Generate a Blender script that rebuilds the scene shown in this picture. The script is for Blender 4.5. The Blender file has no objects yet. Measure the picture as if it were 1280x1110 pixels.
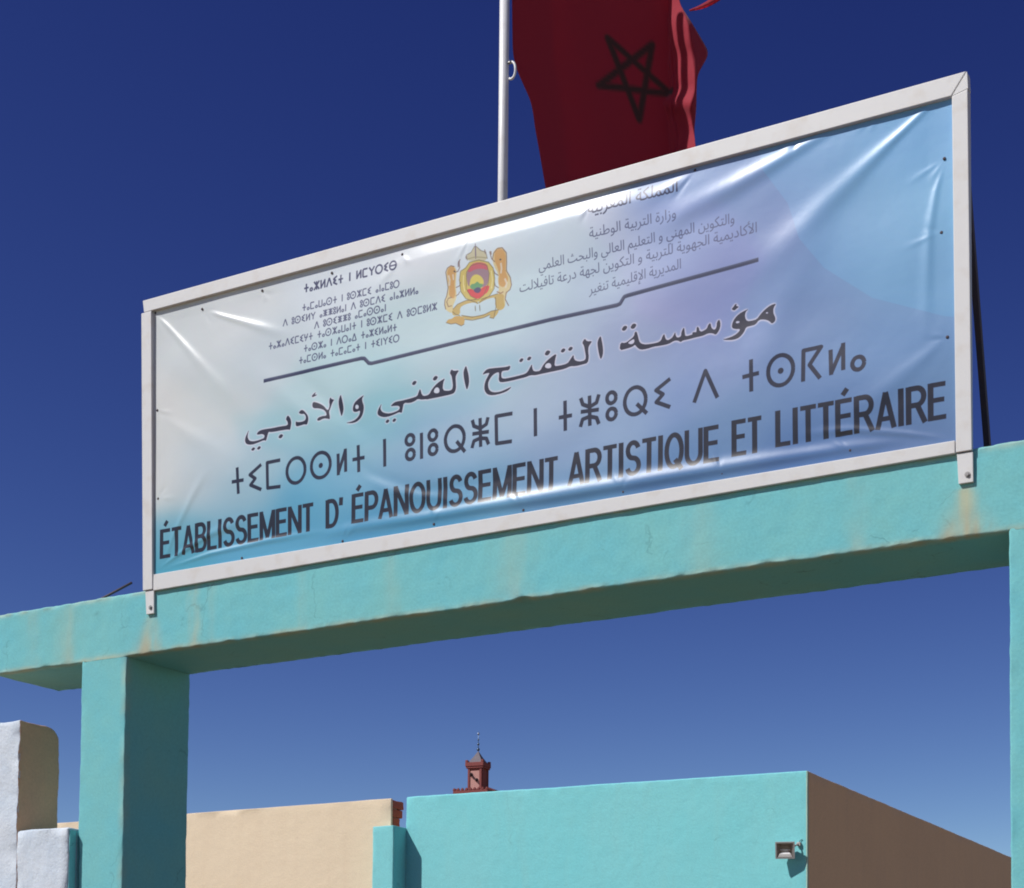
import bpy, bmesh, math, random
import numpy as np
from mathutils import Vector, Matrix, noise

S = bpy.context.scene
COL = S.collection
random.seed(4)

# ---------------------------------------------------------------- camera
cam_d = bpy.data.cameras.new('camera')
cam = bpy.data.objects.new('camera', cam_d)
COL.objects.link(cam)
S.camera = cam
cr = Vector((0.86583085, 0.50023273, 0.010206)).normalized()
cf = Vector((-0.50012492, 0.86469043, 0.04674952)).normalized()
cu = cr.cross(cf).normalized()
cam.matrix_world = Matrix(((cr.x, cu.x, -cf.x, 8.0747), (cr.y, cu.y, -cf.y, -8.4157),
                           (cr.z, cu.z, -cf.z, 1.6052), (0, 0, 0, 1)))
cam_d.sensor_width = 36
cam_d.lens = 2082.06 / 1280 * 36
cam_d.shift_x = (640 - 659.13) / 1280
cam_d.shift_y = (1200.7 - 555) / 1280
cam_d.clip_start = 0.1
cam_d.clip_end = 9000

# ---------------------------------------------------------------- light
SUN = Vector((-.20, -.24, .325)).normalized()
w = bpy.data.worlds.new('World')
S.world = w
w.use_nodes = True
nt = w.node_tree
sky = nt.nodes.new('ShaderNodeTexSky')
sky.sky_type = 'NISHITA'
sky.sun_disc = False
sky.sun_elevation = math.asin(SUN.z)
sky.sun_rotation = math.atan2(SUN.x, SUN.y)
sky.altitude = 1300
sky.air_density = 0.75
sky.dust_density = 0.25
sky.ozone_density = 3.5
bg = nt.nodes['Background']
bg.inputs['Strength'].default_value = 0.1
# deeper, clearer blue than the default air model gives (whole sky alike)
sp = nt.nodes.new('ShaderNodeSeparateColor')
cb = nt.nodes.new('ShaderNodeCombineColor')
nt.links.new(sky.outputs[0], sp.inputs[0])
for k_, (ex_, mu_) in enumerate(((1.95, 84.), (1.95, 54.), (1.32, 19.8))):
    m0 = nt.nodes.new('ShaderNodeMath')
    m0.operation = 'MULTIPLY'
    m0.inputs[1].default_value = .065
    m1 = nt.nodes.new('ShaderNodeMath')
    m1.operation = 'POWER'
    m1.inputs[1].default_value = ex_
    m2_ = nt.nodes.new('ShaderNodeMath')
    m2_.operation = 'MULTIPLY'
    m2_.inputs[1].default_value = mu_
    nt.links.new(sp.outputs[k_], m0.inputs[0])
    nt.links.new(m0.outputs[0], m1.inputs[0])
    nt.links.new(m1.outputs[0], m2_.inputs[0])
    nt.links.new(m2_.outputs[0], cb.inputs[k_])
nt.links.new(cb.outputs[0], bg.inputs['Color'])
sun_d = bpy.data.lights.new('sun', 'SUN')
sun_d.energy = 4.6
sun_d.angle = math.radians(0.5)
sun_d.color = (1.0, .965, .92)
sun = bpy.data.objects.new('sun', sun_d)
COL.objects.link(sun)
sun.rotation_euler = SUN.to_track_quat('Z', 'Y').to_euler()
sun.location = (0, 0, 30)
S.view_settings.view_transform = 'Standard'
S.view_settings.look = 'None'
S.view_settings.exposure = 0.0
S.view_settings.gamma = 1.0
S.cycles.filter_width = 1.9
S.cycles.max_bounces = 6


def lin(r, g, b):
    f = lambda c: ((c / 255 + .055) / 1.055) ** 2.4 if c > 10 else c / 255 / 12.92
    return (f(r), f(g), f(b))


# ---------------------------------------------------------------- helpers
def link(name, me, mats=(), parent=None, **props):
    o = bpy.data.objects.new(name, me)
    COL.objects.link(o)
    for m in (mats if isinstance(mats, (list, tuple)) else [mats]):
        if me is not None:
            me.materials.append(m)
    if parent is not None:
        o.parent = parent
        o.matrix_parent_inverse = parent.matrix_world.inverted() if False else Matrix()
    for k, v in props.items():
        o[k] = v
    return o


def thing(name, label, category, group=None):
    o = bpy.data.objects.new(name, None)
    COL.objects.link(o)
    o['label'] = label
    o['category'] = category
    if group:
        o['group'] = group
    return o


def mesh_from(name, v, f, smooth=False):
    me = bpy.data.meshes.new(name)
    me.from_pydata([tuple(map(float, p)) for p in v], [], [tuple(q) for q in f])
    me.validate()
    me.update()
    if smooth:
        for p in me.polygons:
            p.use_smooth = True
    return me


def bm_mesh(bm, name, smooth=False):
    bmesh.ops.recalc_face_normals(bm, faces=bm.faces)
    me = bpy.data.meshes.new(name)
    bm.to_mesh(me)
    bm.free()
    if smooth:
        for p in me.polygons:
            p.use_smooth = True
    return me


def hexa(c, bevel=.0, name='box', seg=2):
    """box from 8 corners: bottom 4 (ccw), top 4"""
    bm = bmesh.new()
    vs = [bm.verts.new(p) for p in c]
    for q in ((0, 3, 2, 1), (4, 5, 6, 7), (0, 1, 5, 4), (1, 2, 6, 5), (2, 3, 7, 6), (3, 0, 4, 7)):
        bm.faces.new([vs[i] for i in q])
    bmesh.ops.recalc_face_normals(bm, faces=bm.faces)
    if bevel:
        bmesh.ops.bevel(bm, geom=bm.edges[:], offset=bevel, segments=seg, affect='EDGES', profile=.6)
    return bm_mesh(bm, name)


def box(x0, x1, y0, y1, z0, z1, bevel=0, name='box'):
    return hexa([(x0, y0, z0), (x1, y0, z0), (x1, y1, z0), (x0, y1, z0),
                 (x0, y0, z1), (x1, y0, z1), (x1, y1, z1), (x0, y1, z1)], bevel, name)


def grid_axis(a, b, r, step):
    n = max(1, int(round((b - a - 2 * r) / step)))
    inner = [a + r + (b - a - 2 * r) * i / n for i in range(n + 1)]
    return [a, a + r * .4, a + r * .75] + inner + [b - r * .75, b - r * .4, b]


def rough_box(lo, hi, r=.012, step=.06, amp=.003, freq=3.0, name='wall', deform=None, steps=None, flat=None):
    """masonry block: rounded worn edges, gently uneven faces"""
    if steps is None:
        steps = (step,) * 3
    ax = [grid_axis(lo[i], hi[i], r, steps[i]) for i in range(3)]
    n = [len(a) for a in ax]
    idx = {}
    V = []
    F = []

    def vid(i, j, k):
        key = (i, j, k)
        if key not in idx:
            p = Vector((ax[0][i], ax[1][j], ax[2][k]))
            q = Vector((min(max(p.x, lo[0] + r), hi[0] - r), min(max(p.y, lo[1] + r), hi[1] - r),
                        min(max(p.z, lo[2] + r), hi[2] - r)))
            d = p - q
            if flat and flat(p):
                d = Vector((0, 0, 0))
            if d.length > 1e-9:
                p = q + d.normalized() * min(r, d.length * 1.0 if d.length < r else r)
            nv = noise.noise_vector(p * freq) * amp + noise.noise_vector(p * freq * 6) * amp * .35
            e = sum(1 for c in range(3) if abs(d[c]) > r * .2)
            if e >= 2:
                nv += noise.noise_vector(p * 23) * amp * .8
            p = p + nv
            if deform:
                p = deform(p)
            idx[key] = len(V)
            V.append(p)
        return idx[key]
    for k in (0, n[2] - 1):
        for i in range(n[0] - 1):
            for j in range(n[1] - 1):
                q = [vid(i, j, k), vid(i + 1, j, k), vid(i + 1, j + 1, k), vid(i, j + 1, k)]
                F.append(q if k else q[::-1])
    for j in (0, n[1] - 1):
        for i in range(n[0] - 1):
            for k in range(n[2] - 1):
                q = [vid(i, j, k), vid(i + 1, j, k), vid(i + 1, j, k + 1), vid(i, j, k + 1)]
                F.append(q if not j else q[::-1])
    for i in (0, n[0] - 1):
        for j in range(n[1] - 1):
            for k in range(n[2] - 1):
                q = [vid(i, j, k), vid(i, j + 1, k), vid(i, j + 1, k + 1), vid(i, j, k + 1)]
                F.append(q if i else q[::-1])
    me = mesh_from(name, V, F, smooth=True)
    me.set_sharp_from_angle(angle=math.radians(62))
    return me


def tube(pts, r, n=10, name='tube', caps=True, r_end=None):
    bm = bmesh.new()
    rings = []
    pts = [Vector(p) for p in pts]
    up = Vector((0.3, .2, 1)).normalized()
    for i, p in enumerate(pts):
        t = (pts[min(i + 1, len(pts) - 1)] - pts[max(i - 1, 0)]).normalized()
        a = t.cross(up)
        if a.length < .05:
            a = t.cross(Vector((1, 0, 0)))
        a.normalize()
        b = t.cross(a)
        rr = r if r_end is None else r + (r_end - r) * i / (len(pts) - 1)
        rings.append([bm.verts.new(p + (a * math.cos(k * 2 * math.pi / n) + b * math.sin(k * 2 * math.pi / n)) * rr) for k in range(n)])
    for A, B in zip(rings, rings[1:]):
        for k in range(n):
            bm.faces.new([A[k], A[(k + 1) % n], B[(k + 1) % n], B[k]])
    if caps:
        bm.faces.new(rings[0])
        bm.faces.new(rings[-1][::-1])
    return bm_mesh(bm, name, True)


def lathe(prof, c, n=12, name='lathe', rot=0):
    bm = bmesh.new()
    rings = []
    for r, z in prof:
        rings.append([bm.verts.new((c[0] + r * math.cos(rot + k * 2 * math.pi / n), c[1] + r * math.sin(rot + k * 2 * math.pi / n), c[2] + z)) for k in range(n)])
    for A, B in zip(rings, rings[1:]):
        for k in range(n):
            bm.faces.new([A[k], A[(k + 1) % n], B[(k + 1) % n], B[k]])
    bm.faces.new(rings[0][::-1])
    bm.faces.new(rings[-1])
    return bm_mesh(bm, name, n > 8)


# ---------------------------------------------------------------- materials
def mat(name, base, rough=.6, metal=0.0, spec=.5):
    m = bpy.data.materials.new(name)
    m.use_nodes = True
    p = m.node_tree.nodes['Principled BSDF']
    p.inputs['Base Color'].default_value = (*base, 1)
    p.inputs['Roughness'].default_value = rough
    p.inputs['Metallic'].default_value = metal
    p.inputs['Specular IOR Level'].default_value = spec
    return m


def masonry(name, base, alt, dirt=None, rough=.85, scale=1.6, bump=.25, stain_col=None, streak=.0,
            fine=60, patch_amt=.5, cracks=0.):
    """painted render / plaster: mottled patches, faint vertical streaks, grain relief"""
    m = mat(name, base, rough, 0, .25)
    t = m.node_tree
    L = t.links.new
    p = t.nodes['Principled BSDF']
    tc = t.nodes.new('ShaderNodeTexCoord')
    n1 = t.nodes.new('ShaderNodeTexNoise')
    n1.inputs['Scale'].default_value = scale
    n1.inputs['Detail'].default_value = 9
    n1.inputs['Roughness'].default_value = .62
    L(tc.outputs['Object'], n1.inputs['Vector'])
    r1 = t.nodes.new('ShaderNodeValToRGB')
    r1.color_ramp.elements[0].position = .36
    r1.color_ramp.elements[1].position = .68
    r1.color_ramp.elements[0].color = (0, 0, 0, 1)
    r1.color_ramp.elements[1].color = (1, 1, 1, 1)
    L(n1.outputs['Fac'], r1.inputs[0])
    mx = t.nodes.new('ShaderNodeMix')
    mx.data_type = 'RGBA'
    mx.inputs[6].default_value = (*base, 1)
    mx.inputs[7].default_value = (*alt, 1)
    ma = t.nodes.new('ShaderNodeMath')
    ma.operation = 'MULTIPLY'
    ma.inputs[1].default_value = patch_amt
    L(r1.outputs[0], ma.inputs[0])
    L(ma.outputs[0], mx.inputs[0])
    cur = mx.outputs[2]
    # vertical washes
    mp = t.nodes.new('ShaderNodeMapping')
    mp.inputs['Scale'].default_value = (5, 5, .55)
    L(tc.outputs['Object'], mp.inputs['Vector'])
    n2 = t.nodes.new('ShaderNodeTexNoise')
    n2.inputs['Scale'].default_value = 1.5
    n2.inputs['Detail'].default_value = 5
    L(mp.outputs[0], n2.inputs['Vector'])
    r2 = t.nodes.new('ShaderNodeValToRGB')
    r2.color_ramp.elements[0].position = .5
    r2.color_ramp.elements[1].position = .78
    r2.color_ramp.elements[0].color = (0, 0, 0, 1)
    r2.color_ramp.elements[1].color = (1, 1, 1, 1)
    L(n2.outputs['Fac'], r2.inputs[0])
    mb = t.nodes.new('ShaderNodeMath')
    mb.operation = 'MULTIPLY'
    mb.inputs[1].default_value = streak
    L(r2.outputs[0], mb.inputs[0])
    m2 = t.nodes.new('ShaderNodeMix')
    m2.data_type = 'RGBA'
    d = dirt or tuple(c * .75 for c in base)
    m2.inputs[7].default_value = (*d, 1)
    L(mb.outputs[0], m2.inputs[0])
    L(cur, m2.inputs[6])
    cur = m2.outputs[2]
    # grain
    n3 = t.nodes.new('ShaderNodeTexNoise')
    n3.inputs['Scale'].default_value = fine
    n3.inputs['Detail'].default_value = 4
    L(tc.outputs['Object'], n3.inputs['Vector'])
    mr = t.nodes.new('ShaderNodeMapRange')
    mr.inputs['To Min'].default_value = .86
    mr.inputs['To Max'].default_value = 1.12
    L(n3.outputs['Fac'], mr.inputs['Value'])
    m3 = t.nodes.new('ShaderNodeMix')
    m3.data_type = 'RGBA'
    m3.blend_type = 'MULTIPLY'
    m3.inputs[0].default_value = 1
    L(cur, m3.inputs[6])
    L(mr.outputs[0], m3.inputs[7])
    cur = m3.outputs[2]
    if cracks:
        nd = t.nodes.new('ShaderNodeTexNoise')
        nd.inputs['Scale'].default_value = 3.5
        nd.inputs['Detail'].default_value = 6
        L(tc.outputs['Object'], nd.inputs['Vector'])
        va = t.nodes.new('ShaderNodeVectorMath')
        va.operation = 'MULTIPLY_ADD'
        va.inputs[1].default_value = (.45, .45, .45)
        L(nd.outputs['Color'], va.inputs[0])
        L(tc.outputs['Object'], va.inputs[2])
        vo = t.nodes.new('ShaderNodeTexVoronoi')
        vo.feature = 'DISTANCE_TO_EDGE'
        vo.inputs['Scale'].default_value = .85
        L(va.outputs[0], vo.inputs['Vector'])
        c1 = t.nodes.new('ShaderNodeMapRange')
        c1.inputs['From Min'].default_value = .001
        c1.inputs['From Max'].default_value = .006
        c1.inputs['To Min'].default_value = cracks
        c1.inputs['To Max'].default_value = 0
        L(vo.outputs['Distance'], c1.inputs['Value'])
        c2 = t.nodes.new('ShaderNodeMath')
        c2.operation = 'MULTIPLY'
        L(c1.outputs[0], c2.inputs[0])
        L(r2.outputs[0], c2.inputs[1])
        m5 = t.nodes.new('ShaderNodeMix')
        m5.data_type = 'RGBA'
        m5.inputs[7].default_value = (*tuple(c * .35 for c in base), 1)
        L(c2.outputs[0], m5.inputs[0])
        L(cur, m5.inputs[6])
        cur = m5.outputs[2]
    if stain_col:
        at = t.nodes.new('ShaderNodeAttribute')
        at.attribute_name = 'stain'
        for k, col in enumerate(stain_col):
            sx = t.nodes.new('ShaderNodeSeparateColor')
            L(at.outputs['Color'], sx.inputs[0])
            m4 = t.nodes.new('ShaderNodeMix')
            m4.data_type = 'RGBA'
            m4.inputs[7].default_value = (*col, 1)
            L(sx.outputs[k], m4.inputs[0])
            L(cur, m4.inputs[6])
            cur = m4.outputs[2]
    L(cur, p.inputs['Base Color'])
    n4 = t.nodes.new('ShaderNodeTexNoise')
    n4.inputs['Scale'].default_value = 9
    n4.inputs['Detail'].default_value = 8
    L(tc.outputs['Object'], n4.inputs['Vector'])
    b1 = t.nodes.new('ShaderNodeBump')
    b1.inputs['Strength'].default_value = bump
    b1.inputs['Distance'].default_value = .02
    L(n4.outputs['Fac'], b1.inputs['Height'])
    b2 = t.nodes.new('ShaderNodeBump')
    b2.inputs['Strength'].default_value = bump
    b2.inputs['Distance'].default_value = .006
    L(n3.outputs['Fac'], b2.inputs['Height'])
    L(b1.outputs[0], b2.inputs['Normal'])
    L(b2.outputs[0], p.inputs['Normal'])
    return m


TURQ = (.150, .475, .53)
TURQ2 = (.20, .49, .47)
M_gate = masonry('turquoise_render', TURQ, TURQ2, dirt=(.20, .46, .45), streak=.2, bump=.16, scale=1.7, patch_amt=.75, cracks=.8,
                 stain_col=[(.42, .46, .33), (.40, .30, .18), (.02, .05, .055)])
M_bld = masonry('turquoise_paint', (.20, .60, .64), (.23, .60, .63), bump=.22, scale=.9, streak=.3, dirt=(.26, .57, .56), patch_amt=.9, cracks=.5)
M_cream = masonry('cream_render', (.74, .615, .45), (.69, .565, .41), bump=.25, scale=1.0, streak=.2, dirt=(.62, .47, .33))
M_side = masonry('warm_cream_render', (.80, .55, .32), (.72, .49, .29), bump=.2, scale=1.0, streak=.15, dirt=(.6, .42, .3))
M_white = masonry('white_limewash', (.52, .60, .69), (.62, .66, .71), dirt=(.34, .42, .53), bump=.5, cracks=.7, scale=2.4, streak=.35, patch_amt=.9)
M_cement = masonry('bare_cement_render', (.74, .40, .24), (.58, .34, .22), bump=.5, scale=3, streak=.2)
M_brick = masonry('red_brick', (.32, .10, .07), (.22, .08, .06), bump=.5, scale=12, fine=120)
M_mort = masonry('cement_mortar', (.34, .28, .24), (.25, .2, .18), bump=.5, scale=12)
M_ground = masonry('dusty_ground', (.19, .115, .06), (.165, .10, .052), bump=.5, scale=.2, streak=0)
M_roof = masonry('roof_screed', (.45, .40, .34), (.36, .32, .28), bump=.3)
M_tower = masonry('terracotta_render', (.24, .07, .065), (.20, .06, .06), bump=.3, scale=.6)
M_panel = masonry('pale_pink_render', (.52, .28, .25), (.46, .24, .21), bump=.3, scale=1)
M_trim = masonry('pale_edge_paint', (.38, .56, .47), (.34, .54, .47), bump=.3, scale=5)


def painted_metal(name, base, rough=.4, scale=9, dirt=(.45, .36, .26), amt=.35):
    m = mat(name, base, rough, 0, .5)
    t = m.node_tree
    L = t.links.new
    p = t.nodes['Principled BSDF']
    tc = t.nodes.new('ShaderNodeTexCoord')
    n1 = t.nodes.new('ShaderNodeTexNoise')
    n1.inputs['Scale'].default_value = scale
    n1.inputs['Detail'].default_value = 8
    L(tc.outputs['Object'], n1.inputs['Vector'])
    r = t.nodes.new('ShaderNodeValToRGB')
    r.color_ramp.elements[0].position = .52
    r.color_ramp.elements[1].position = .8
    r.color_ramp.elements[0].color = (0, 0, 0, 1)
    r.color_ramp.elements[1].color = (amt, amt, amt, 1)
    L(n1.outputs['Fac'], r.inputs[0])
    mx = t.nodes.new('ShaderNodeMix')
    mx.data_type = 'RGBA'
    mx.inputs[6].default_value = (*base, 1)
    mx.inputs[7].default_value = (*dirt, 1)
    L(r.outputs[0], mx.inputs[0])
    L(mx.outputs[2], p.inputs['Base Color'])
    b = t.nodes.new('ShaderNodeBump')
    b.inputs['Strength'].default_value = .15
    b.inputs['Distance'].default_value = .004
    L(n1.outputs['Fac'], b.inputs['Height'])
    L(b.outputs[0], p.inputs['Normal'])
    return m


M_frame = painted_metal('white_painted_steel', (.62, .62, .62), .45)
M_pole = painted_metal('white_painted_pole', (.72, .72, .73), .35)
M_steel = painted_metal('dull_steel', (.30, .29, .28), .45, dirt=(.2, .1, .06))
M_steel.node_tree.nodes['Principled BSDF'].inputs['Metallic'].default_value = .7
M_rust = painted_metal('rusty_dark_steel', (.06, .04, .05), .7, dirt=(.16, .07, .04))
M_grey = painted_metal('grey_lamp_housing', (.42, .41, .41), .5)
M_refl = mat('lamp_reflector', (.24, .23, .23), .35, .3)
M_tube = mat('white_enamel', (.95, .95, .95), .3)
M_glass = bpy.data.materials.new('lamp_glass')
M_glass.use_nodes = True
_t = M_glass.node_tree
_t.nodes.remove(_t.nodes['Principled BSDF'])
_a = _t.nodes.new('ShaderNodeBsdfTransparent')
_b = _t.nodes.new('ShaderNodeBsdfGlossy')
_b.inputs['Roughness'].default_value = .06
_m = _t.nodes.new('ShaderNodeMixShader')
_m.inputs[0].default_value = .07
_t.links.new(_a.outputs[0], _m.inputs[1])
_t.links.new(_b.outputs[0], _m.inputs[2])
_t.links.new(_m.outputs[0], _t.nodes['Material Output'].inputs['Surface'])
M_dark = mat('black_plastic', (.03, .03, .035), .5)
M_slate = masonry('grey_roof_render', (.16, .14, .16), (.2, .17, .18), bump=.3)
M_gilt = mat('pale_metal_ball', (.10, .14, .20), .35, .8)
M_silver = mat('light_metal_ball', (.35, .42, .56), .4, .7)
D_P = [[(1.477,5.618),(1.49,5.633),(1.511,5.633),(1.535,5.61),(1.554,5.585),(1.557,5.559),(1.545,5.53),(1.524,5.538),(1.487,5.536),(1.458,5.536),(1.449,5.547),(1.452,5.572),(1.46,5.564),(1.492,5.558),(1.523,5.559),(1.536,5.569),(1.536,5.588),(1.522,5.606),(1.501,5.607)],[(1.385,5.624),(1.407,5.599),(1.414,5.572),(1.41,5.547),(1.403,5.523),(1.387,5.53),(1.334,5.533),(1.281,5.534),(1.243,5.537),(1.227,5.543),(1.217,5.517),(1.207,5.484),(1.19,5.494),(1.142,5.485),(1.088,5.479),(1.044,5.491),(1.03,5.513),(1.032,5.536),(1.045,5.56),(1.063,5.587),(1.051,5.55),(1.055,5.528),(1.071,5.508),(1.104,5.5),(1.141,5.5),(1.174,5.505),(1.19,5.507),(1.195,5.525),(1.173,5.538),(1.151,5.537),(1.127,5.541),(1.137,5.557),(1.162,5.565),(1.199,5.565),(1.259,5.561),(1.323,5.561),(1.386,5.556),(1.383,5.582),(1.367,5.6)],[(1.305,5.49),(1.324,5.511),(1.351,5.5),(1.33,5.479)],[(1.082,5.445),(1.098,5.462),(1.121,5.453),(1.103,5.436)],[(1.13,5.444),(1.146,5.462),(1.168,5.453),(1.151,5.435)],[(1.576,5.713),(1.592,5.725),(1.607,5.733),(1.606,5.724),(1.597,5.72),(1.621,5.714),(1.602,5.707),(1.584,5.703)],[(1.588,5.671),(1.608,5.667),(1.645,5.65),(1.676,5.629),(1.698,5.602),(1.711,5.597),(1.72,5.623),(1.715,5.654),(1.724,5.679),(1.737,5.662),(1.758,5.656),(1.743,5.644),(1.733,5.625),(1.726,5.605),(1.716,5.586),(1.724,5.555),(1.725,5.534),(1.709,5.541),(1.678,5.549),(1.637,5.537),(1.624,5.548),(1.636,5.562),(1.667,5.565),(1.698,5.562),(1.698,5.577),(1.687,5.595),(1.667,5.61),(1.63,5.623),(1.594,5.629),(1.583,5.648)],[(1.81,5.68),(1.819,5.651),(1.829,5.607),(1.83,5.574),(1.814,5.537),(1.806,5.557),(1.792,5.61),(1.793,5.647)],[(1.994,5.641),(1.976,5.622),(1.979,5.6),(1.99,5.573),(1.988,5.545),(1.978,5.517),(1.959,5.496),(1.929,5.483),(1.893,5.481),(1.843,5.491),(1.888,5.492),(1.918,5.497),(1.948,5.514),(1.96,5.537),(1.958,5.55),(1.933,5.544),(1.905,5.552),(1.904,5.577),(1.916,5.604),(1.941,5.62),(1.966,5.632)],[(2.621,5.553),(2.584,5.552),(2.579,5.577),(2.585,5.612),(2.597,5.63),(2.559,5.621),(2.521,5.6),(2.498,5.576),(2.482,5.555),(2.451,5.549),(2.427,5.559),(2.414,5.605),(2.402,5.582),(2.393,5.56),(2.359,5.556),(2.316,5.554),(2.277,5.553),(2.233,5.555),(2.211,5.548),(2.192,5.533),(2.219,5.531),(2.253,5.526),(2.263,5.514),(2.256,5.499),(2.229,5.492),(2.185,5.489),(2.146,5.499),(2.123,5.515),(2.115,5.537),(2.127,5.564),(2.108,5.543),(2.093,5.516),(2.096,5.495),(2.131,5.476),(2.171,5.471),(2.22,5.477),(2.259,5.486),(2.276,5.475),(2.283,5.502),(2.292,5.538),(2.336,5.527),(2.374,5.532),(2.396,5.543),(2.427,5.531),(2.489,5.529),(2.556,5.529),(2.622,5.529)],[(2.35,5.641),(2.368,5.661),(2.392,5.651),(2.373,5.63)],[(2.504,5.64),(2.523,5.662),(2.549,5.651),(2.529,5.629)],[(2.151,5.44),(2.166,5.457),(2.186,5.448),(2.17,5.431)],[(2.203,5.437),(2.217,5.454),(2.237,5.446),(2.222,5.429)],[(2.443,5.527),(2.443,5.552),(2.481,5.551),(2.499,5.582),(2.537,5.607),(2.57,5.621),(2.598,5.634),(2.582,5.606),(2.58,5.562),(2.614,5.55),(2.646,5.55),(2.655,5.572),(2.65,5.609),(2.645,5.639),(2.631,5.657),(2.645,5.679),(2.659,5.664),(2.701,5.662),(2.683,5.643),(2.673,5.625),(2.676,5.588),(2.677,5.552),(2.665,5.53),(2.647,5.525),(2.6,5.524),(2.529,5.525)],[(2.748,5.683),(2.758,5.653),(2.769,5.611),(2.771,5.566),(2.755,5.527),(2.744,5.559),(2.732,5.614),(2.73,5.65)],[(2.865,5.601),(2.879,5.62),(2.902,5.631),(2.938,5.628),(2.984,5.623),(3.029,5.618),(3.063,5.621),(3.052,5.594),(3.02,5.598),(2.998,5.597),(2.996,5.561),(3.012,5.55),(3.057,5.548),(3.12,5.549),(3.165,5.552),(3.182,5.565),(3.193,5.582),(3.208,5.603),(3.209,5.575),(3.222,5.553),(3.267,5.55),(3.284,5.576),(3.31,5.598),(3.345,5.619),(3.375,5.632),(3.363,5.596),(3.359,5.557),(3.399,5.553),(3.4,5.534),(3.342,5.532),(3.276,5.533),(3.236,5.529),(3.196,5.537),(3.165,5.531),(3.12,5.53),(3.057,5.528),(2.994,5.531),(2.978,5.545),(2.982,5.58),(2.98,5.598),(2.952,5.594),(2.93,5.582),(2.907,5.555),(2.903,5.528),(2.913,5.498),(2.94,5.481),(2.986,5.476),(3.031,5.484),(3.071,5.494),(3.045,5.473),(2.999,5.464),(2.94,5.463),(2.899,5.475),(2.878,5.505),(2.878,5.536),(2.887,5.563),(2.907,5.591),(2.916,5.605),(2.888,5.606)],[(3.118,5.634),(3.133,5.652),(3.153,5.643),(3.137,5.625)],[(3.171,5.634),(3.186,5.652),(3.207,5.643),(3.191,5.625)],[(3.29,5.642),(3.309,5.666),(3.336,5.653),(3.315,5.63)],[(3.237,5.53),(3.237,5.55),(3.264,5.551),(3.281,5.579),(3.307,5.601),(3.342,5.621),(3.372,5.632),(3.357,5.595),(3.353,5.56),(3.395,5.556),(3.447,5.558),(3.464,5.577),(3.488,5.606),(3.49,5.572),(3.52,5.555),(3.559,5.553),(3.57,5.568),(3.563,5.608),(3.556,5.644),(3.543,5.662),(3.562,5.685),(3.575,5.663),(3.611,5.659),(3.597,5.643),(3.586,5.63),(3.584,5.6),(3.589,5.568),(3.581,5.535),(3.551,5.533),(3.499,5.532),(3.465,5.539),(3.43,5.53),(3.369,5.53),(3.303,5.531)],[(3.664,5.681),(3.672,5.655),(3.682,5.599),(3.68,5.561),(3.666,5.537),(3.655,5.57),(3.646,5.618),(3.644,5.649)],[(3.398,5.637),(3.415,5.656),(3.437,5.646),(3.42,5.627)],[(3.448,5.637),(3.464,5.656),(3.486,5.646),(3.469,5.627)],[(3.788,5.567),(3.794,5.613),(3.825,5.602),(3.856,5.616),(3.882,5.631),(3.886,5.654),(3.899,5.655),(3.908,5.621),(3.917,5.587),(3.944,5.57),(3.987,5.565),(4.03,5.564),(4.052,5.572),(4.06,5.594),(4.073,5.607),(4.078,5.579),(4.091,5.564),(4.116,5.571),(4.129,5.584),(4.14,5.605),(4.144,5.577),(4.155,5.567),(4.176,5.57),(4.178,5.597),(4.195,5.622),(4.199,5.585),(4.202,5.565),(4.236,5.566),(4.269,5.571),(4.273,5.597),(4.284,5.603),(4.29,5.574),(4.32,5.572),(4.32,5.547),(4.278,5.547),(4.227,5.544),(4.185,5.545),(4.174,5.537),(4.159,5.55),(4.134,5.555),(4.099,5.542),(4.048,5.543),(4.005,5.546),(3.961,5.541),(3.922,5.544),(3.9,5.563),(3.887,5.582),(3.874,5.572),(3.834,5.568)],[(3.799,5.684),(3.818,5.707),(3.843,5.695),(3.823,5.672)],[(3.855,5.684),(3.875,5.708),(3.901,5.695),(3.881,5.671)],[(4.246,5.561),(4.245,5.581),(4.271,5.575),(4.296,5.57),(4.313,5.575),(4.334,5.582),(4.342,5.604),(4.356,5.612),(4.361,5.58),(4.38,5.565),(4.392,5.578),(4.394,5.608),(4.41,5.621),(4.417,5.588),(4.409,5.559),(4.388,5.535),(4.371,5.549),(4.342,5.555),(4.313,5.547),(4.271,5.546)],[(4.271,5.575),(4.271,5.603),(4.281,5.605),(4.288,5.58),(4.279,5.57)],[(4.426,5.502),(4.459,5.503),(4.496,5.509),(4.524,5.523),(4.536,5.54),(4.504,5.545),(4.483,5.557),(4.487,5.585),(4.503,5.609),(4.528,5.627),(4.556,5.636),(4.585,5.642),(4.565,5.629),(4.561,5.601),(4.573,5.575),(4.602,5.571),(4.634,5.573),(4.654,5.596),(4.682,5.617),(4.714,5.633),(4.75,5.635),(4.731,5.614),(4.731,5.584),(4.743,5.558),(4.743,5.539),(4.723,5.526),(4.707,5.547),(4.678,5.562),(4.646,5.567),(4.626,5.544),(4.594,5.543),(4.569,5.543),(4.557,5.516),(4.529,5.491),(4.496,5.486),(4.459,5.492)],[(4.483,5.664),(4.495,5.673),(4.503,5.685),(4.515,5.684),(4.508,5.675),(4.528,5.666),(4.511,5.658),(4.501,5.65),(4.487,5.657)]]
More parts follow.
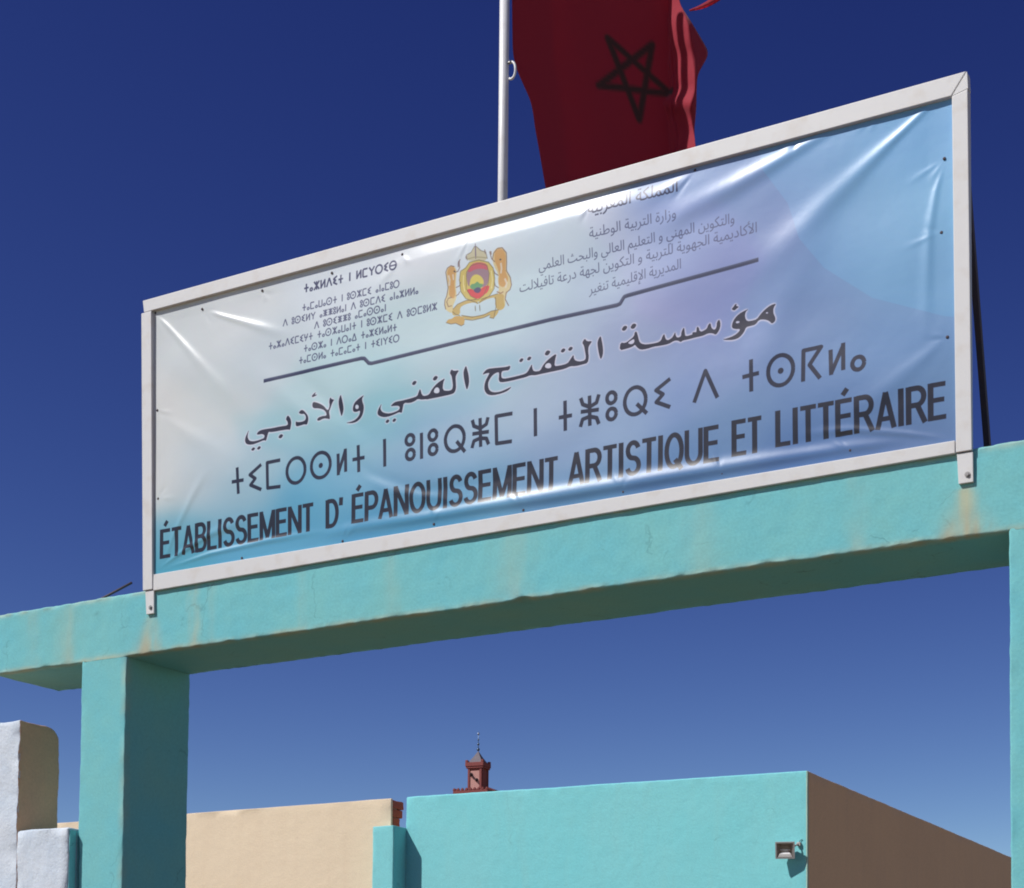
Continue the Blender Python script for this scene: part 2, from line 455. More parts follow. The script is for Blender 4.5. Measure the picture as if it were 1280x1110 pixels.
D_H = [[(1.922,5.578),(1.929,5.591),(1.944,5.588),(1.952,5.574),(1.945,5.561),(1.927,5.564)],[(2.512,5.562),(2.522,5.584),(2.541,5.589),(2.557,5.573),(2.555,5.551),(2.532,5.55)],[(3.293,5.568),(3.301,5.584),(3.323,5.588),(3.339,5.573),(3.337,5.554),(3.311,5.555)],[(3.838,5.6),(3.869,5.613),(3.883,5.615),(3.884,5.594),(3.865,5.586)],[(4.506,5.585),(4.516,5.589),(4.532,5.583),(4.527,5.575),(4.511,5.575)],[(4.684,5.597),(4.694,5.6),(4.702,5.594),(4.694,5.589)]]
D_TF = [[(0.97,5.348),(0.981,5.171)],[(0.925,5.258),(1.025,5.256)],[(1.17,5.335),(1.077,5.282),(1.122,5.25),(1.083,5.213),(1.173,5.169)],[(1.326,5.339),(1.219,5.339),(1.225,5.171),(1.33,5.165)],[(1.527,5.25),(1.526,5.231),(1.52,5.213),(1.511,5.198),(1.499,5.184),(1.485,5.175),(1.469,5.169),(1.452,5.168),(1.435,5.172),(1.42,5.179),(1.406,5.191),(1.395,5.205),(1.387,5.222),(1.382,5.241),(1.382,5.26),(1.385,5.279),(1.393,5.296),(1.403,5.31),(1.417,5.322),(1.432,5.329),(1.449,5.332),(1.466,5.331),(1.482,5.326),(1.497,5.316),(1.509,5.303),(1.519,5.287),(1.525,5.269),(1.527,5.25)],[(1.729,5.252),(1.727,5.233),(1.721,5.215),(1.712,5.199),(1.7,5.187),(1.685,5.177),(1.668,5.172),(1.65,5.171),(1.633,5.174),(1.617,5.181),(1.602,5.193),(1.591,5.207),(1.583,5.224),(1.578,5.242),(1.578,5.261),(1.581,5.28),(1.589,5.297),(1.6,5.311),(1.614,5.322),(1.63,5.33),(1.647,5.333),(1.665,5.332),(1.682,5.326),(1.697,5.317),(1.71,5.304),(1.72,5.288),(1.726,5.27),(1.729,5.252)],[(1.789,5.303),(1.793,5.164)],[(1.845,5.326),(1.85,5.177)],[(1.791,5.171),(1.845,5.316)],[(1.944,5.332),(1.951,5.159)],[(1.901,5.246),(1.994,5.246)],[(2.145,5.337),(2.15,5.161)],[(2.367,5.298),(2.365,5.285),(2.358,5.275),(2.347,5.268),(2.335,5.267),(2.323,5.271),(2.313,5.28),(2.308,5.292),(2.308,5.305),(2.313,5.317),(2.322,5.326),(2.334,5.33),(2.346,5.328),(2.357,5.322),(2.364,5.311),(2.367,5.298)],[(2.372,5.205),(2.37,5.192),(2.363,5.181),(2.352,5.175),(2.34,5.174),(2.328,5.178),(2.319,5.186),(2.313,5.198),(2.313,5.211),(2.318,5.223),(2.327,5.232),(2.339,5.236),(2.351,5.235),(2.362,5.228),(2.369,5.218),(2.372,5.205)],[(2.536,5.297),(2.534,5.284),(2.527,5.274),(2.517,5.267),(2.505,5.266),(2.493,5.27),(2.484,5.279),(2.479,5.291),(2.478,5.304),(2.483,5.315),(2.492,5.324),(2.504,5.328),(2.516,5.327),(2.526,5.32),(2.534,5.309),(2.536,5.297)],[(2.54,5.208),(2.537,5.195),(2.53,5.184),(2.52,5.178),(2.508,5.177),(2.496,5.181),(2.487,5.189),(2.482,5.201),(2.482,5.214),(2.486,5.226),(2.495,5.235),(2.507,5.239),(2.519,5.237),(2.53,5.231),(2.537,5.22),(2.54,5.208)],[(2.422,5.327),(2.427,5.163)],[(2.736,5.247),(2.734,5.229),(2.729,5.212),(2.721,5.197),(2.71,5.185),(2.696,5.176),(2.681,5.171),(2.665,5.17),(2.649,5.173),(2.634,5.18),(2.622,5.191),(2.611,5.205),(2.604,5.221),(2.6,5.238),(2.599,5.256),(2.603,5.274),(2.61,5.29),(2.62,5.304),(2.633,5.314),(2.647,5.322),(2.663,5.325),(2.679,5.323),(2.694,5.318),(2.708,5.309),(2.719,5.297),(2.728,5.282),(2.734,5.265),(2.736,5.247)],[(2.681,5.229),(2.743,5.153)],[(2.849,5.341),(2.855,5.164)],[(2.794,5.339),(2.805,5.3),(2.85,5.277),(2.894,5.295),(2.905,5.336)],[(2.793,5.167),(2.806,5.208),(2.85,5.218),(2.895,5.208),(2.911,5.17)],[(2.795,5.253),(2.912,5.247)],[(3.075,5.329),(2.962,5.332),(2.967,5.165),(3.073,5.161)],[(3.231,5.332),(3.235,5.163)],[(3.432,5.34),(3.435,5.161)],[(3.391,5.246),(3.479,5.245)],[(3.594,5.34),(3.597,5.162)],[(3.536,5.336),(3.55,5.296),(3.595,5.273),(3.64,5.29),(3.655,5.336)],[(3.537,5.254),(3.655,5.247)],[(3.535,5.166),(3.549,5.208),(3.595,5.217),(3.641,5.201),(3.656,5.162)],[(3.765,5.301),(3.763,5.288),(3.756,5.277),(3.745,5.271),(3.733,5.269),(3.722,5.273),(3.713,5.282),(3.708,5.295),(3.708,5.308),(3.712,5.32),(3.721,5.329),(3.733,5.334),(3.745,5.332),(3.755,5.325),(3.763,5.314),(3.765,5.301)],[(3.768,5.206),(3.765,5.193),(3.758,5.182),(3.748,5.175),(3.736,5.174),(3.724,5.178),(3.715,5.187),(3.71,5.199),(3.71,5.212),(3.715,5.225),(3.724,5.234),(3.735,5.238),(3.747,5.236),(3.758,5.23),(3.765,5.219),(3.768,5.206)],[(3.956,5.255),(3.954,5.237),(3.949,5.22),(3.94,5.205),(3.929,5.192),(3.916,5.183),(3.901,5.178),(3.886,5.177),(3.87,5.18),(3.856,5.187),(3.843,5.198),(3.833,5.212),(3.826,5.229),(3.822,5.246),(3.822,5.265),(3.826,5.283),(3.833,5.299),(3.842,5.313),(3.855,5.324),(3.869,5.331),(3.884,5.334),(3.9,5.333),(3.915,5.327),(3.928,5.318),(3.94,5.306),(3.948,5.29),(3.954,5.273),(3.956,5.255)],[(3.899,5.236),(3.963,5.169)],[(4.109,5.341),(4.02,5.292),(4.064,5.26),(4.022,5.223),(4.11,5.178)],[(4.259,5.175),(4.327,5.343),(4.401,5.177)],[(4.601,5.353),(4.603,5.173)],[(4.55,5.263),(4.648,5.268)],[(4.846,5.258),(4.844,5.239),(4.838,5.221),(4.829,5.205),(4.817,5.192),(4.803,5.182),(4.787,5.177),(4.77,5.176),(4.753,5.179),(4.738,5.187),(4.724,5.198),(4.713,5.213),(4.706,5.23),(4.702,5.249),(4.702,5.269),(4.705,5.287),(4.713,5.305),(4.724,5.32),(4.737,5.331),(4.753,5.339),(4.769,5.342),(4.786,5.341),(4.802,5.335),(4.817,5.325),(4.829,5.312),(4.838,5.296),(4.844,5.278),(4.846,5.258)],[(4.903,5.171),(4.904,5.342),(5.004,5.344),(4.939,5.257),(5.0,5.171)],[(5.057,5.317),(5.062,5.177)],[(5.127,5.341),(5.129,5.191)],[(5.062,5.186),(5.127,5.327)],[(5.245,5.212),(5.242,5.2),(5.236,5.189),(5.226,5.181),(5.215,5.177),(5.203,5.179),(5.192,5.184),(5.184,5.194),(5.179,5.206),(5.179,5.219),(5.184,5.231),(5.192,5.241),(5.203,5.246),(5.215,5.247),(5.226,5.244),(5.236,5.236),(5.242,5.225),(5.245,5.212)]]
D_CI = [(1.653,5.25),(4.774,5.256)]
D_FR = [('ÉTABLISSEMENT',(0.295,4.831),(1.602,4.838),(0.293,5.032),(1.605,5.019)),("D'",(1.694,4.835),(1.836,4.838),(1.691,5.017),(1.832,5.018)),('ÉPANOUISSEMENT',(1.898,4.836),(3.391,4.82),(1.895,5.023),(3.389,5.02)),('ARTISTIQUE',(3.453,4.826),(4.416,4.817),(3.453,5.026),(4.415,5.025)),('ET',(4.485,4.828),(4.667,4.826),(4.482,5.031),(4.666,5.029)),('LITTÉRAIRE',(4.741,4.838),(5.687,4.831),(4.741,5.038),(5.683,5.028))]
D_TI = [('ⵜⴰⴳⵍⴷⵉⵜ ⵏ ⵍⵎⵖⵔⵉⴱ', (1.5, 6.403), (2.238, 6.394), 0.055), ('ⵜⴰⵎⴰⵡⴰⵙⵜ ⵏ ⵓⵙⴳⵎⵉ ⴰⵏⴰⵎⵓⵔ', (1.489, 6.284), (2.258, 6.275), 0.045), ('ⴷ ⵓⵙⵉⵍⵖ ⴰⵥⵥⵓⵍⴰⵏ ⴷ ⵓⵙⵎⴷⵉ ⴰⵏⴰⴼⵍⵍⴰ', (1.334, 6.216), (2.397, 6.203), 0.045), ('ⴷ ⵓⵙⵉⵥⵥⵓ ⴰⵎⴰⵙⵙⴰⵏ', (1.589, 6.147), (2.157, 6.144), 0.045), ('ⵜⴰⴳⴰⴷⵉⵎⵉⵢⵜ ⵜⴰⵙⴳⴰⵡⴰⵏⵜ ⵏ ⵓⵙⴳⵎⵉ ⴷ ⵓⵙⵎⵓⵍⴳ', (1.218, 6.085), (2.535, 6.073), 0.046), ('ⵜⴰⵙⴳⴰ ⵏ ⴷⵔⴰⵄ ⵜⴰⴼⵉⵍⴰⵍⵜ', (1.508, 6.011), (2.238, 6.004), 0.045), ('ⵜⴰⵎⵙⵍⴰ ⵜⴰⵎⴰⵎⴰⵜ ⵏ ⵜⵉⵏⵖⵉⵔ', (1.47, 5.94), (2.258, 5.932), 0.045)]
D_AR = [('المملكة المغربية', (3.588, 6.407), (4.157, 6.403), 1), ('وزارة التربية الوطنية', (3.594, 6.267), (4.148, 6.255), 0), ('والتكوين المهني و التعليم العالي والبحث العلمي', (3.252, 6.154), (4.5, 6.144), 0), ('الأكاديمية الجهوية للتربية و التكوين لجهة درعة تافيلالت', (3.119, 6.053), (4.634, 6.058), 0), ('المديرية الإقليمية تنغير', (3.587, 5.94), (4.175, 5.959), 0)]
D_DV = [(1.184,5.884),(1.966,5.88),(1.99,5.875),(2.025,5.838),(2.047,5.832),(3.329,5.843),(3.771,5.835),(3.791,5.839),(3.817,5.874),(3.842,5.877),(4.646,5.9)]
D_EM = [((212,192,142),[(2.603,6.3),(2.63,6.323),(2.664,6.311),(2.679,6.277),(2.672,6.238),(2.669,6.18),(2.675,6.126),(2.664,6.099),(2.644,6.068),(2.665,6.029),(2.634,6.03),(2.594,6.059),(2.584,6.102),(2.598,6.143),(2.613,6.192),(2.604,6.253)]),((198,150,90),[(2.608,6.296),(2.63,6.317),(2.661,6.306),(2.671,6.279),(2.664,6.239),(2.66,6.188),(2.667,6.139),(2.652,6.113),(2.618,6.138),(2.622,6.19),(2.612,6.251)]),((60,58,62),[(2.654,6.285),(2.666,6.286),(2.668,6.275),(2.658,6.276)]),((208,188,140),[(2.942,6.336),(2.971,6.355),(3.007,6.347),(3.037,6.305),(3.035,6.248),(3.031,6.203),(3.059,6.151),(3.063,6.099),(3.034,6.071),(3.021,6.039),(3.02,5.993),(2.999,5.969),(2.962,5.994),(2.968,6.056),(2.977,6.112),(2.967,6.16),(2.973,6.193),(2.943,6.252),(2.932,6.301)]),((198,150,90),[(2.948,6.326),(2.971,6.346),(3.004,6.34),(3.027,6.307),(3.026,6.25),(3.022,6.199),(3.042,6.155),(3.033,6.131),(3.007,6.105),(2.974,6.13),(2.974,6.159),(2.981,6.191),(2.966,6.241),(2.949,6.274)]),((70,65,70),[(2.982,6.283),(2.995,6.283),(2.997,6.273),(2.985,6.273)]),((200,176,92),[(2.705,6.271),(2.742,6.283),(2.772,6.311),(2.839,6.309),(2.906,6.281),(2.938,6.239),(2.947,6.176),(2.942,6.114),(2.909,6.075),(2.829,6.049),(2.741,6.097),(2.704,6.149),(2.696,6.221)]),((150,120,140),[(2.747,6.256),(2.782,6.288),(2.839,6.29),(2.893,6.266),(2.91,6.213),(2.901,6.152),(2.868,6.136),(2.761,6.165),(2.75,6.197)]),((196,92,104),[(2.753,6.26),(2.782,6.297),(2.839,6.299),(2.896,6.274),(2.907,6.231),(2.866,6.252),(2.813,6.261),(2.773,6.25)]),((205,62,74),[(2.741,6.152),(2.788,6.148),(2.825,6.122),(2.868,6.142),(2.911,6.144),(2.902,6.105),(2.869,6.089),(2.829,6.072),(2.775,6.104)]),((214,198,96),[(2.767,6.181),(2.78,6.219),(2.813,6.232),(2.854,6.209),(2.874,6.169),(2.855,6.145),(2.774,6.157)]),((96,150,110),[(2.767,6.158),(2.781,6.178),(2.804,6.173),(2.824,6.186),(2.841,6.165),(2.868,6.159),(2.851,6.14),(2.815,6.124)]),((80,70,110),[(2.795,6.14),(2.828,6.151),(2.855,6.13),(2.835,6.108),(2.805,6.121)]),((190,180,150),[(2.757,6.325),(2.751,6.359),(2.785,6.368),(2.808,6.399),(2.823,6.395),(2.855,6.362),(2.886,6.346),(2.899,6.302),(2.866,6.293),(2.839,6.307),(2.799,6.313)]),((120,105,125),[(2.811,6.416),(2.819,6.414),(2.822,6.32),(2.812,6.322)]),((150,135,130),[(2.741,6.353),(2.751,6.355),(2.754,6.331),(2.745,6.335)]),((150,135,130),[(2.875,6.363),(2.886,6.363),(2.892,6.333),(2.881,6.335)]),((150,135,130),[(2.91,6.343),(2.925,6.346),(2.933,6.321),(2.92,6.32)]),((140,125,130),[(2.687,6.333),(2.704,6.341),(2.699,6.307),(2.686,6.293)]),((190,160,92),[(2.647,6.05),(2.681,6.075),(2.742,6.085),(2.816,6.075),(2.833,6.039),(2.802,6.062),(2.735,6.063),(2.698,6.051),(2.702,6.009),(2.662,6.006),(2.641,6.022)]),((190,160,92),[(2.833,6.042),(2.849,6.068),(2.909,6.075),(2.968,6.079),(3.014,6.063),(3.008,6.025),(3.022,5.987),(2.976,5.968),(2.949,6.003),(2.952,6.06),(2.902,6.062),(2.859,6.054)]),((194,152,80),[(2.642,5.993),(2.662,6.006),(2.709,5.996),(2.736,5.973),(2.73,5.942),(2.71,5.935),(2.669,5.961),(2.635,5.962),(2.597,5.979),(2.614,5.996)]),((190,160,92),[(2.709,6.002),(2.79,5.974),(2.87,5.971),(2.923,5.982),(2.976,5.98),(2.97,5.958),(2.94,5.933),(2.91,5.945),(2.917,5.964),(2.87,5.953),(2.79,5.955),(2.73,5.974)]),((110,100,80),[(2.806,6.039),(2.811,6.04),(2.814,6.003),(2.808,6.004)]),((110,100,80),[(2.837,6.038),(2.843,6.037),(2.846,5.996),(2.841,5.997)])]
D_ES = [((118,92,84),0.003,[(2.596,6.061),(2.587,6.092),(2.589,6.121),(2.602,6.142),(2.613,6.192),(2.604,6.253),(2.599,6.289),(2.611,6.311),(2.637,6.32),(2.663,6.308)]),((118,92,84),0.0028,[(2.665,6.274),(2.686,6.275),(2.7,6.293),(2.696,6.331),(2.706,6.344)]),((118,92,84),0.0028,[(2.669,6.18),(2.696,6.185),(2.706,6.207)]),((118,92,84),0.0028,[(2.667,6.128),(2.688,6.136),(2.697,6.15)]),((140,112,96),0.0035,[(2.64,6.128),(2.614,6.126),(2.602,6.107),(2.614,6.075),(2.64,6.075)]),((214,205,196),0.006,[(2.618,6.267),(2.626,6.236),(2.622,6.202)]),((214,205,196),0.005,[(2.65,6.266),(2.653,6.23)]),((118,92,84),0.003,[(2.935,6.294),(2.944,6.327),(2.971,6.349),(3.004,6.346),(3.032,6.309),(3.033,6.254),(3.029,6.204),(3.055,6.158),(3.063,6.11),(3.053,6.084),(3.027,6.072),(3.02,6.033),(3.044,5.988)]),((118,92,84),0.0028,[(2.951,6.273),(2.929,6.296),(2.92,6.327),(2.928,6.341)]),((118,92,84),0.0028,[(2.973,6.187),(2.95,6.204),(2.941,6.224)]),((118,92,84),0.0028,[(2.974,6.112),(2.951,6.129),(2.944,6.154)]),((214,205,196),0.006,[(2.992,6.258),(2.996,6.223),(2.99,6.195)]),((214,205,196),0.006,[(3.017,6.16),(3.03,6.129),(3.021,6.102)]),((150,110,84),0.004,[(2.961,6.092),(2.988,6.075),(3.007,6.082)]),((120,108,70),0.0026,[(2.705,6.271),(2.742,6.283),(2.772,6.311),(2.839,6.309),(2.906,6.281),(2.938,6.239),(2.947,6.176),(2.942,6.114),(2.909,6.075),(2.829,6.049),(2.741,6.097),(2.704,6.149),(2.696,6.221),(2.705,6.271)]),((120,108,70),0.0022,[(2.747,6.256),(2.782,6.288),(2.839,6.29),(2.893,6.266),(2.91,6.213),(2.901,6.152),(2.869,6.089),(2.829,6.07),(2.775,6.104),(2.744,6.157),(2.747,6.256)]),((226,214,160),0.004,[(2.726,6.243),(2.723,6.191),(2.733,6.142)]),((226,214,160),0.004,[(2.924,6.227),(2.931,6.168),(2.923,6.118)]),((110,100,92),0.0022,[(2.757,6.325),(2.749,6.359),(2.785,6.368),(2.808,6.398),(2.823,6.394),(2.855,6.362),(2.889,6.345),(2.9,6.302)]),((150,140,110),0.003,[(2.76,6.334),(2.812,6.333),(2.866,6.319),(2.896,6.308)]),((110,92,66),0.0024,[(2.647,6.05),(2.681,6.075),(2.742,6.085),(2.816,6.075)]),((110,92,66),0.0024,[(2.709,6.0),(2.79,5.972),(2.87,5.969),(2.923,5.981),(2.976,5.979)]),((110,92,66),0.0024,[(2.73,5.971),(2.79,5.953),(2.87,5.952),(2.913,5.961)]),((110,92,66),0.0024,[(2.597,5.979),(2.635,5.962),(2.669,5.96),(2.71,5.935),(2.732,5.942)]),((110,92,66),0.0024,[(2.952,6.06),(2.956,6.001),(2.94,5.933),(2.91,5.945)]),((110,92,66),0.0022,[(2.849,6.068),(2.909,6.074),(2.968,6.078)]),((110,92,66),0.0022,[(2.644,6.039),(2.665,6.017),(2.699,6.001)])]
D_CP = [((0.268,6.377),(198,202,208)),((0.295,5.373),(205,205,208)),((0.707,5.85),(196,203,210)),((0.379,4.921),(120,170,195)),((0.418,4.778),(50,142,172)),((1.005,4.832),(80,152,190)),((0.998,5.153),(150,180,200)),((1.178,6.083),(190,200,212)),((0.97,6.34),(205,208,215)),((1.755,6.435),(205,212,225)),((2.375,6.044),(185,205,215)),((2.838,6.292),(205,215,228)),((3.122,5.984),(188,208,220)),((1.768,5.756),(180,205,215)),((2.081,5.594),(150,190,205)),((1.645,5.572),(165,192,205)),((1.964,5.309),(150,185,205)),((2.27,5.156),(130,165,195)),((1.843,5.124),(112,168,198)),((1.529,4.966),(82,152,190)),((2.094,4.855),(72,142,185)),((3.408,4.753),(80,130,178)),((4.227,4.74),(80,120,172)),((4.889,4.743),(78,112,168)),((2.622,5.295),(150,175,205)),((2.853,5.157),(155,180,205)),((2.857,4.863),(100,152,192)),((2.63,4.75),(66,136,180)),((3.398,5.684),(165,180,205)),((3.295,5.273),(160,178,205)),((3.405,5.015),(140,160,195)),((3.711,6.093),(175,190,215)),((4.169,6.127),(150,170,210)),((4.415,5.887),(128,144,190)),((3.921,5.625),(145,155,195)),((3.822,5.271),(146,168,200)),((4.174,5.297),(130,150,195)),((4.32,5.497),(125,140,190)),((4.42,4.979),(105,135,180)),((4.702,5.553),(118,140,190)),((4.7,6.002),(122,138,190)),((4.793,6.159),(115,134,187)),((4.932,5.814),(118,148,198)),((5.112,6.124),(120,155,200)),((5.333,5.852),(120,155,200)),((5.549,6.316),(115,155,205)),((5.549,5.588),(115,150,195)),((5.333,5.291),(105,140,190)),((5.632,4.934),(100,135,180)),((5.114,5.03),(95,125,175)),((5.548,4.78),(85,110,160)),((4.978,5.407),(112,138,185)),((5.676,5.984),(125,165,208)),((4.652,6.284),(120,145,195)),((4.884,6.404),(115,150,200)),((4.266,6.381),(130,155,205)),((0.283,5.818),(204,205,209)),((0.558,6.207),(198,203,210)),((2.617,5.644),(178,198,212)),((2.96,5.578),(172,192,210)),((2.488,6.423),(212,215,226)),((0.649,5.371),(180,193,206)),((3.391,6.311),(196,208,224)),((3.717,5.478),(150,165,200))]
D_CR = [([(1.533,4.799),(1.973,4.807),(2.395,4.795),(2.858,4.794),(3.354,4.785),(3.826,4.781),(4.275,4.777),(4.704,4.773),(5.158,4.767),(5.505,4.749)],[0.03,0.04,0.045,0.05,0.052,0.052,0.05,0.045,0.035,0.02],[0.03,0.03,0.03,0.032,0.034,0.034,0.034,0.03,0.025,0.02],[0,0.006,0.01,0.0135,0.0145,0.0145,0.0135,0.011,0.006,0]),([(5.668,6.55),(5.549,6.463),(5.429,6.383),(5.289,6.289),(5.067,6.135),(4.793,5.935),(4.559,5.764)],[0.01,0.02,0.028,0.045,0.07,0.1,0.12],[0.01,0.016,0.02,0.035,0.06,0.09,0.12],[0,0.0045,0.0065,0.007,0.008,0.008,0]),([(5.223,6.544),(5.066,6.511),(4.884,6.462),(4.698,6.403),(4.485,6.344),(4.217,6.282),(3.917,6.187)],[0.012,0.02,0.03,0.05,0.06,0.08,0.1],[0.012,0.02,0.03,0.04,0.05,0.06,0.1],[0,0.003,0.007,0.01,0.01,0.009,0]),([(0.234,6.535),(0.353,6.415),(0.485,6.277),(0.717,6.023),(1.122,5.613)],[0.006,0.014,0.02,0.04,0.08],[0.006,0.014,0.02,0.04,0.08],[0,0.0055,0.006,0.005,0]),([(0.649,6.479),(0.832,6.391),(1.052,6.296),(1.506,6.096)],[0.006,0.014,0.022,0.05],[0.006,0.012,0.02,0.05],[0,0.006,0.006,0]),([(5.68,6.187),(5.634,6.037),(5.6,5.832),(5.583,5.538),(5.582,5.24)],[0.008,0.016,0.028,0.035,0.04],[0.008,0.016,0.02,0.03,0.04],[0,0.004,0.005,0.004,0]),([(5.691,5.256),(5.548,5.162),(5.29,4.998),(4.934,4.888)],[0.01,0.04,0.07,0.08],[0.01,0.04,0.07,0.08],[0,0.003,0.004,0]),([(5.707,4.719),(5.463,4.791),(5.158,4.866),(4.797,4.89)],[0.008,0.015,0.02,0.03],[0.008,0.014,0.018,0.03],[0,0.004,0.004,0]),([(0.261,4.75),(0.487,4.851),(0.73,4.936),(1.202,5.016)],[0.006,0.018,0.03,0.05],[0.006,0.012,0.02,0.04],[0,0.006,0.006,0]),([(0.312,4.754),(0.733,4.806),(1.206,4.825),(1.786,4.824)],[0.006,0.014,0.02,0.02],[0.006,0.012,0.016,0.02],[0,0.006,0.006,0]),([(0.312,4.754),(0.413,4.971),(0.583,5.218),(0.732,5.411)],[0.006,0.02,0.03,0.04],[0.006,0.016,0.025,0.04],[0,0.004,0.004,0]),([(1.82,5.333),(2.059,5.13),(2.452,4.966),(2.968,4.942),(3.405,5.015)],[0.03,0.035,0.035,0.035,0.04],[0.03,0.03,0.03,0.03,0.04],[0,-0.002,-0.0028,-0.002,0]),([(1.904,5.165),(2.213,4.989),(2.628,4.874),(3.08,4.866)],[0.03,0.03,0.03,0.03],[0.03,0.025,0.025,0.03],[0,0.0025,0.003,0]),([(0.975,6.123),(1.45,5.659),(1.902,5.268)],[0.08,0.07,0.06],[0.08,0.07,0.06],[0,0.006,0]),([(1.278,6.063),(1.771,5.6),(2.148,5.277)],[0.06,0.05,0.05],[0.06,0.05,0.05],[0,-0.005,0]),([(0.26,5.85),(0.573,5.629),(1.129,5.292)],[0.01,0.05,0.08],[0.01,0.05,0.08],[0,0.004,0]),([(4.265,6.496),(4.117,6.441),(3.864,6.378)],[0.01,0.03,0.05],[0.01,0.03,0.05],[0,0.004,0]),([(2.273,6.472),(2.189,6.389),(2.008,6.276)],[0.01,0.02,0.04],[0.01,0.02,0.04],[0,0.002,0]),([(5.112,6.124),(4.886,5.825),(4.702,5.464),(4.562,5.133)],[0.1,0.12,0.12,0.1],[0.1,0.12,0.12,0.1],[0,0.007,0.006,0])]
D_SC = [(1.014,4.74),(1.831,4.736),(2.52,4.744),(3.154,4.735),(3.816,4.741),(4.43,4.747),(5.167,4.752),(5.691,5.256),(5.68,6.2),(5.663,5.813),(0.649,6.479),(1.162,6.493),(2.273,6.478),(1.729,6.483),(2.778,6.47),(4.265,6.501),(4.884,6.525),(3.603,6.461),(5.333,6.539),(0.26,5.861),(0.277,5.249),(0.234,6.54)]
D_ARC = [(4.675,6.391),(4.816,6.175),(4.886,5.958),(5.023,5.771),(5.29,5.55),(5.675,5.369)]
D_FLAG = [[(2.815,0.352,8.571),(2.977,0.579,8.652),(3.143,0.812,8.736),(3.312,1.05,8.821),(3.486,1.294,8.909),(3.493,1.291,8.905),(3.493,1.291,8.905),(3.564,1.263,8.865),(3.562,1.256,8.861)],[(2.818,0.356,8.156),(2.98,0.583,8.232),(3.145,0.815,8.311),(3.314,1.053,8.391),(3.488,1.296,8.474),(3.498,1.292,8.468),(3.5,1.295,8.469),(3.578,1.265,8.428),(3.575,1.257,8.425)],[(2.82,0.358,8.027),(2.98,0.583,8.101),(3.143,0.812,8.177),(3.31,1.047,8.255),(3.481,1.287,8.335),(3.488,1.284,8.331),(3.488,1.284,8.331),(3.657,1.219,8.243),(3.669,1.256,8.26)],[(2.822,0.361,7.898),(2.983,0.587,7.971),(3.148,0.819,8.047),(3.316,1.056,8.124),(3.489,1.298,8.202),(3.503,1.292,8.195),(3.503,1.292,8.195),(3.672,1.227,8.109),(3.711,1.353,8.166)],[(2.823,0.363,7.831),(2.983,0.588,7.903),(3.147,0.817,7.977),(3.314,1.053,8.053),(3.486,1.293,8.13),(3.5,1.288,8.123),(3.512,1.312,8.132),(3.68,1.246,8.048),(3.73,1.403,8.117)],[(2.831,0.373,7.757),(2.988,0.595,7.827),(3.149,0.821,7.899),(3.314,1.052,7.972),(3.482,1.289,8.048),(3.504,1.281,8.037),(3.519,1.31,8.048),(3.694,1.242,7.961),(3.72,1.324,7.997)],[(2.844,0.392,7.7),(3.0,0.612,7.769),(3.16,0.836,7.84),(3.323,1.065,7.912),(3.49,1.299,7.986),(3.518,1.288,7.972),(3.527,1.306,7.979),(3.702,1.238,7.893),(3.709,1.26,7.902)],[(2.874,0.433,7.609),(3.024,0.644,7.675),(3.177,0.86,7.741),(3.334,1.08,7.809),(3.494,1.305,7.879),(3.522,1.294,7.865),(3.531,1.311,7.872),(3.699,1.246,7.791),(3.703,1.261,7.797)],[(2.896,0.464,7.541),(3.032,0.657,7.6),(3.172,0.853,7.66),(3.314,1.052,7.721),(3.459,1.256,7.783),(3.523,1.231,7.753),(3.535,1.255,7.761),(3.695,1.193,7.685),(3.711,1.244,7.706)],[(2.907,0.481,7.468),(3.047,0.677,7.527),(3.19,0.878,7.588),(3.335,1.082,7.65),(3.484,1.291,7.713),(3.512,1.28,7.699),(3.524,1.304,7.708),(3.671,1.246,7.639),(3.685,1.291,7.657)],[(2.916,0.493,7.368),(3.056,0.689,7.426),(3.198,0.889,7.485),(3.343,1.093,7.546),(3.491,1.301,7.608),(3.541,1.282,7.585),(3.556,1.312,7.595),(3.681,1.263,7.537),(3.684,1.27,7.54)],[(2.932,0.515,7.244),(3.069,0.707,7.3),(3.208,0.903,7.357),(3.35,1.103,7.415),(3.495,1.307,7.474),(3.545,1.288,7.452),(3.548,1.294,7.454),(3.722,1.226,7.375),(3.719,1.219,7.373)],[(2.976,0.577,6.872),(3.102,0.755,6.92),(3.232,0.936,6.97),(3.363,1.121,7.02),(3.497,1.309,7.071),(3.546,1.29,7.05),(3.555,1.308,7.056),(3.722,1.243,6.986),(3.722,1.243,6.986)]]

# ================================================================= ground
g = 2600
me = mesh_from('ground', [(-g, -g, 0), (g, -g, 0), (g, g, 0), (-g, g, 0)], [(0, 1, 2, 3)])
link('ground', me, M_ground, kind='structure')

# ================================================================= gateway
gate = thing('gateway', 'turquoise painted concrete gateway with long lintel beam below the banner', 'gateway')


def beam_top(x):
    return 4.635 + max(0., min(1., x / 6.1)) * .02


def beam_def(p):
    if p.z > 4.45:
        p.z += (beam_top(p.x) - 4.635) * (p.z - 4.45) / .185
    # chipped lower front edge
    for cx, cw, cd in ((3.15, .045, .020), (3.62, .02, .006), (1.9, .03, .005), (4.7, .05, .006), (5.55, .06, .008), (0.9, .03, .006), (-.75, .04, .008)):
        if p.z < 4.25 and p.y < .05:
            p.z += cd * math.exp(-((p.x - cx) / cw) ** 2) * (1 - (p.z - 4.2) / .05 if p.z > 4.2 else 1)
    return p


bm_me = rough_box((-1.30, 0, 4.2), (7.6, .65, 4.635), r=.014, amp=.005, freq=2.2, name='beam', deform=beam_def, flat=lambda p: p.y < .1 and p.z < 4.3 and (-.404 < p.x < -.008 or 6.012 < p.x < 6.405), steps=(.025, .06, .022))


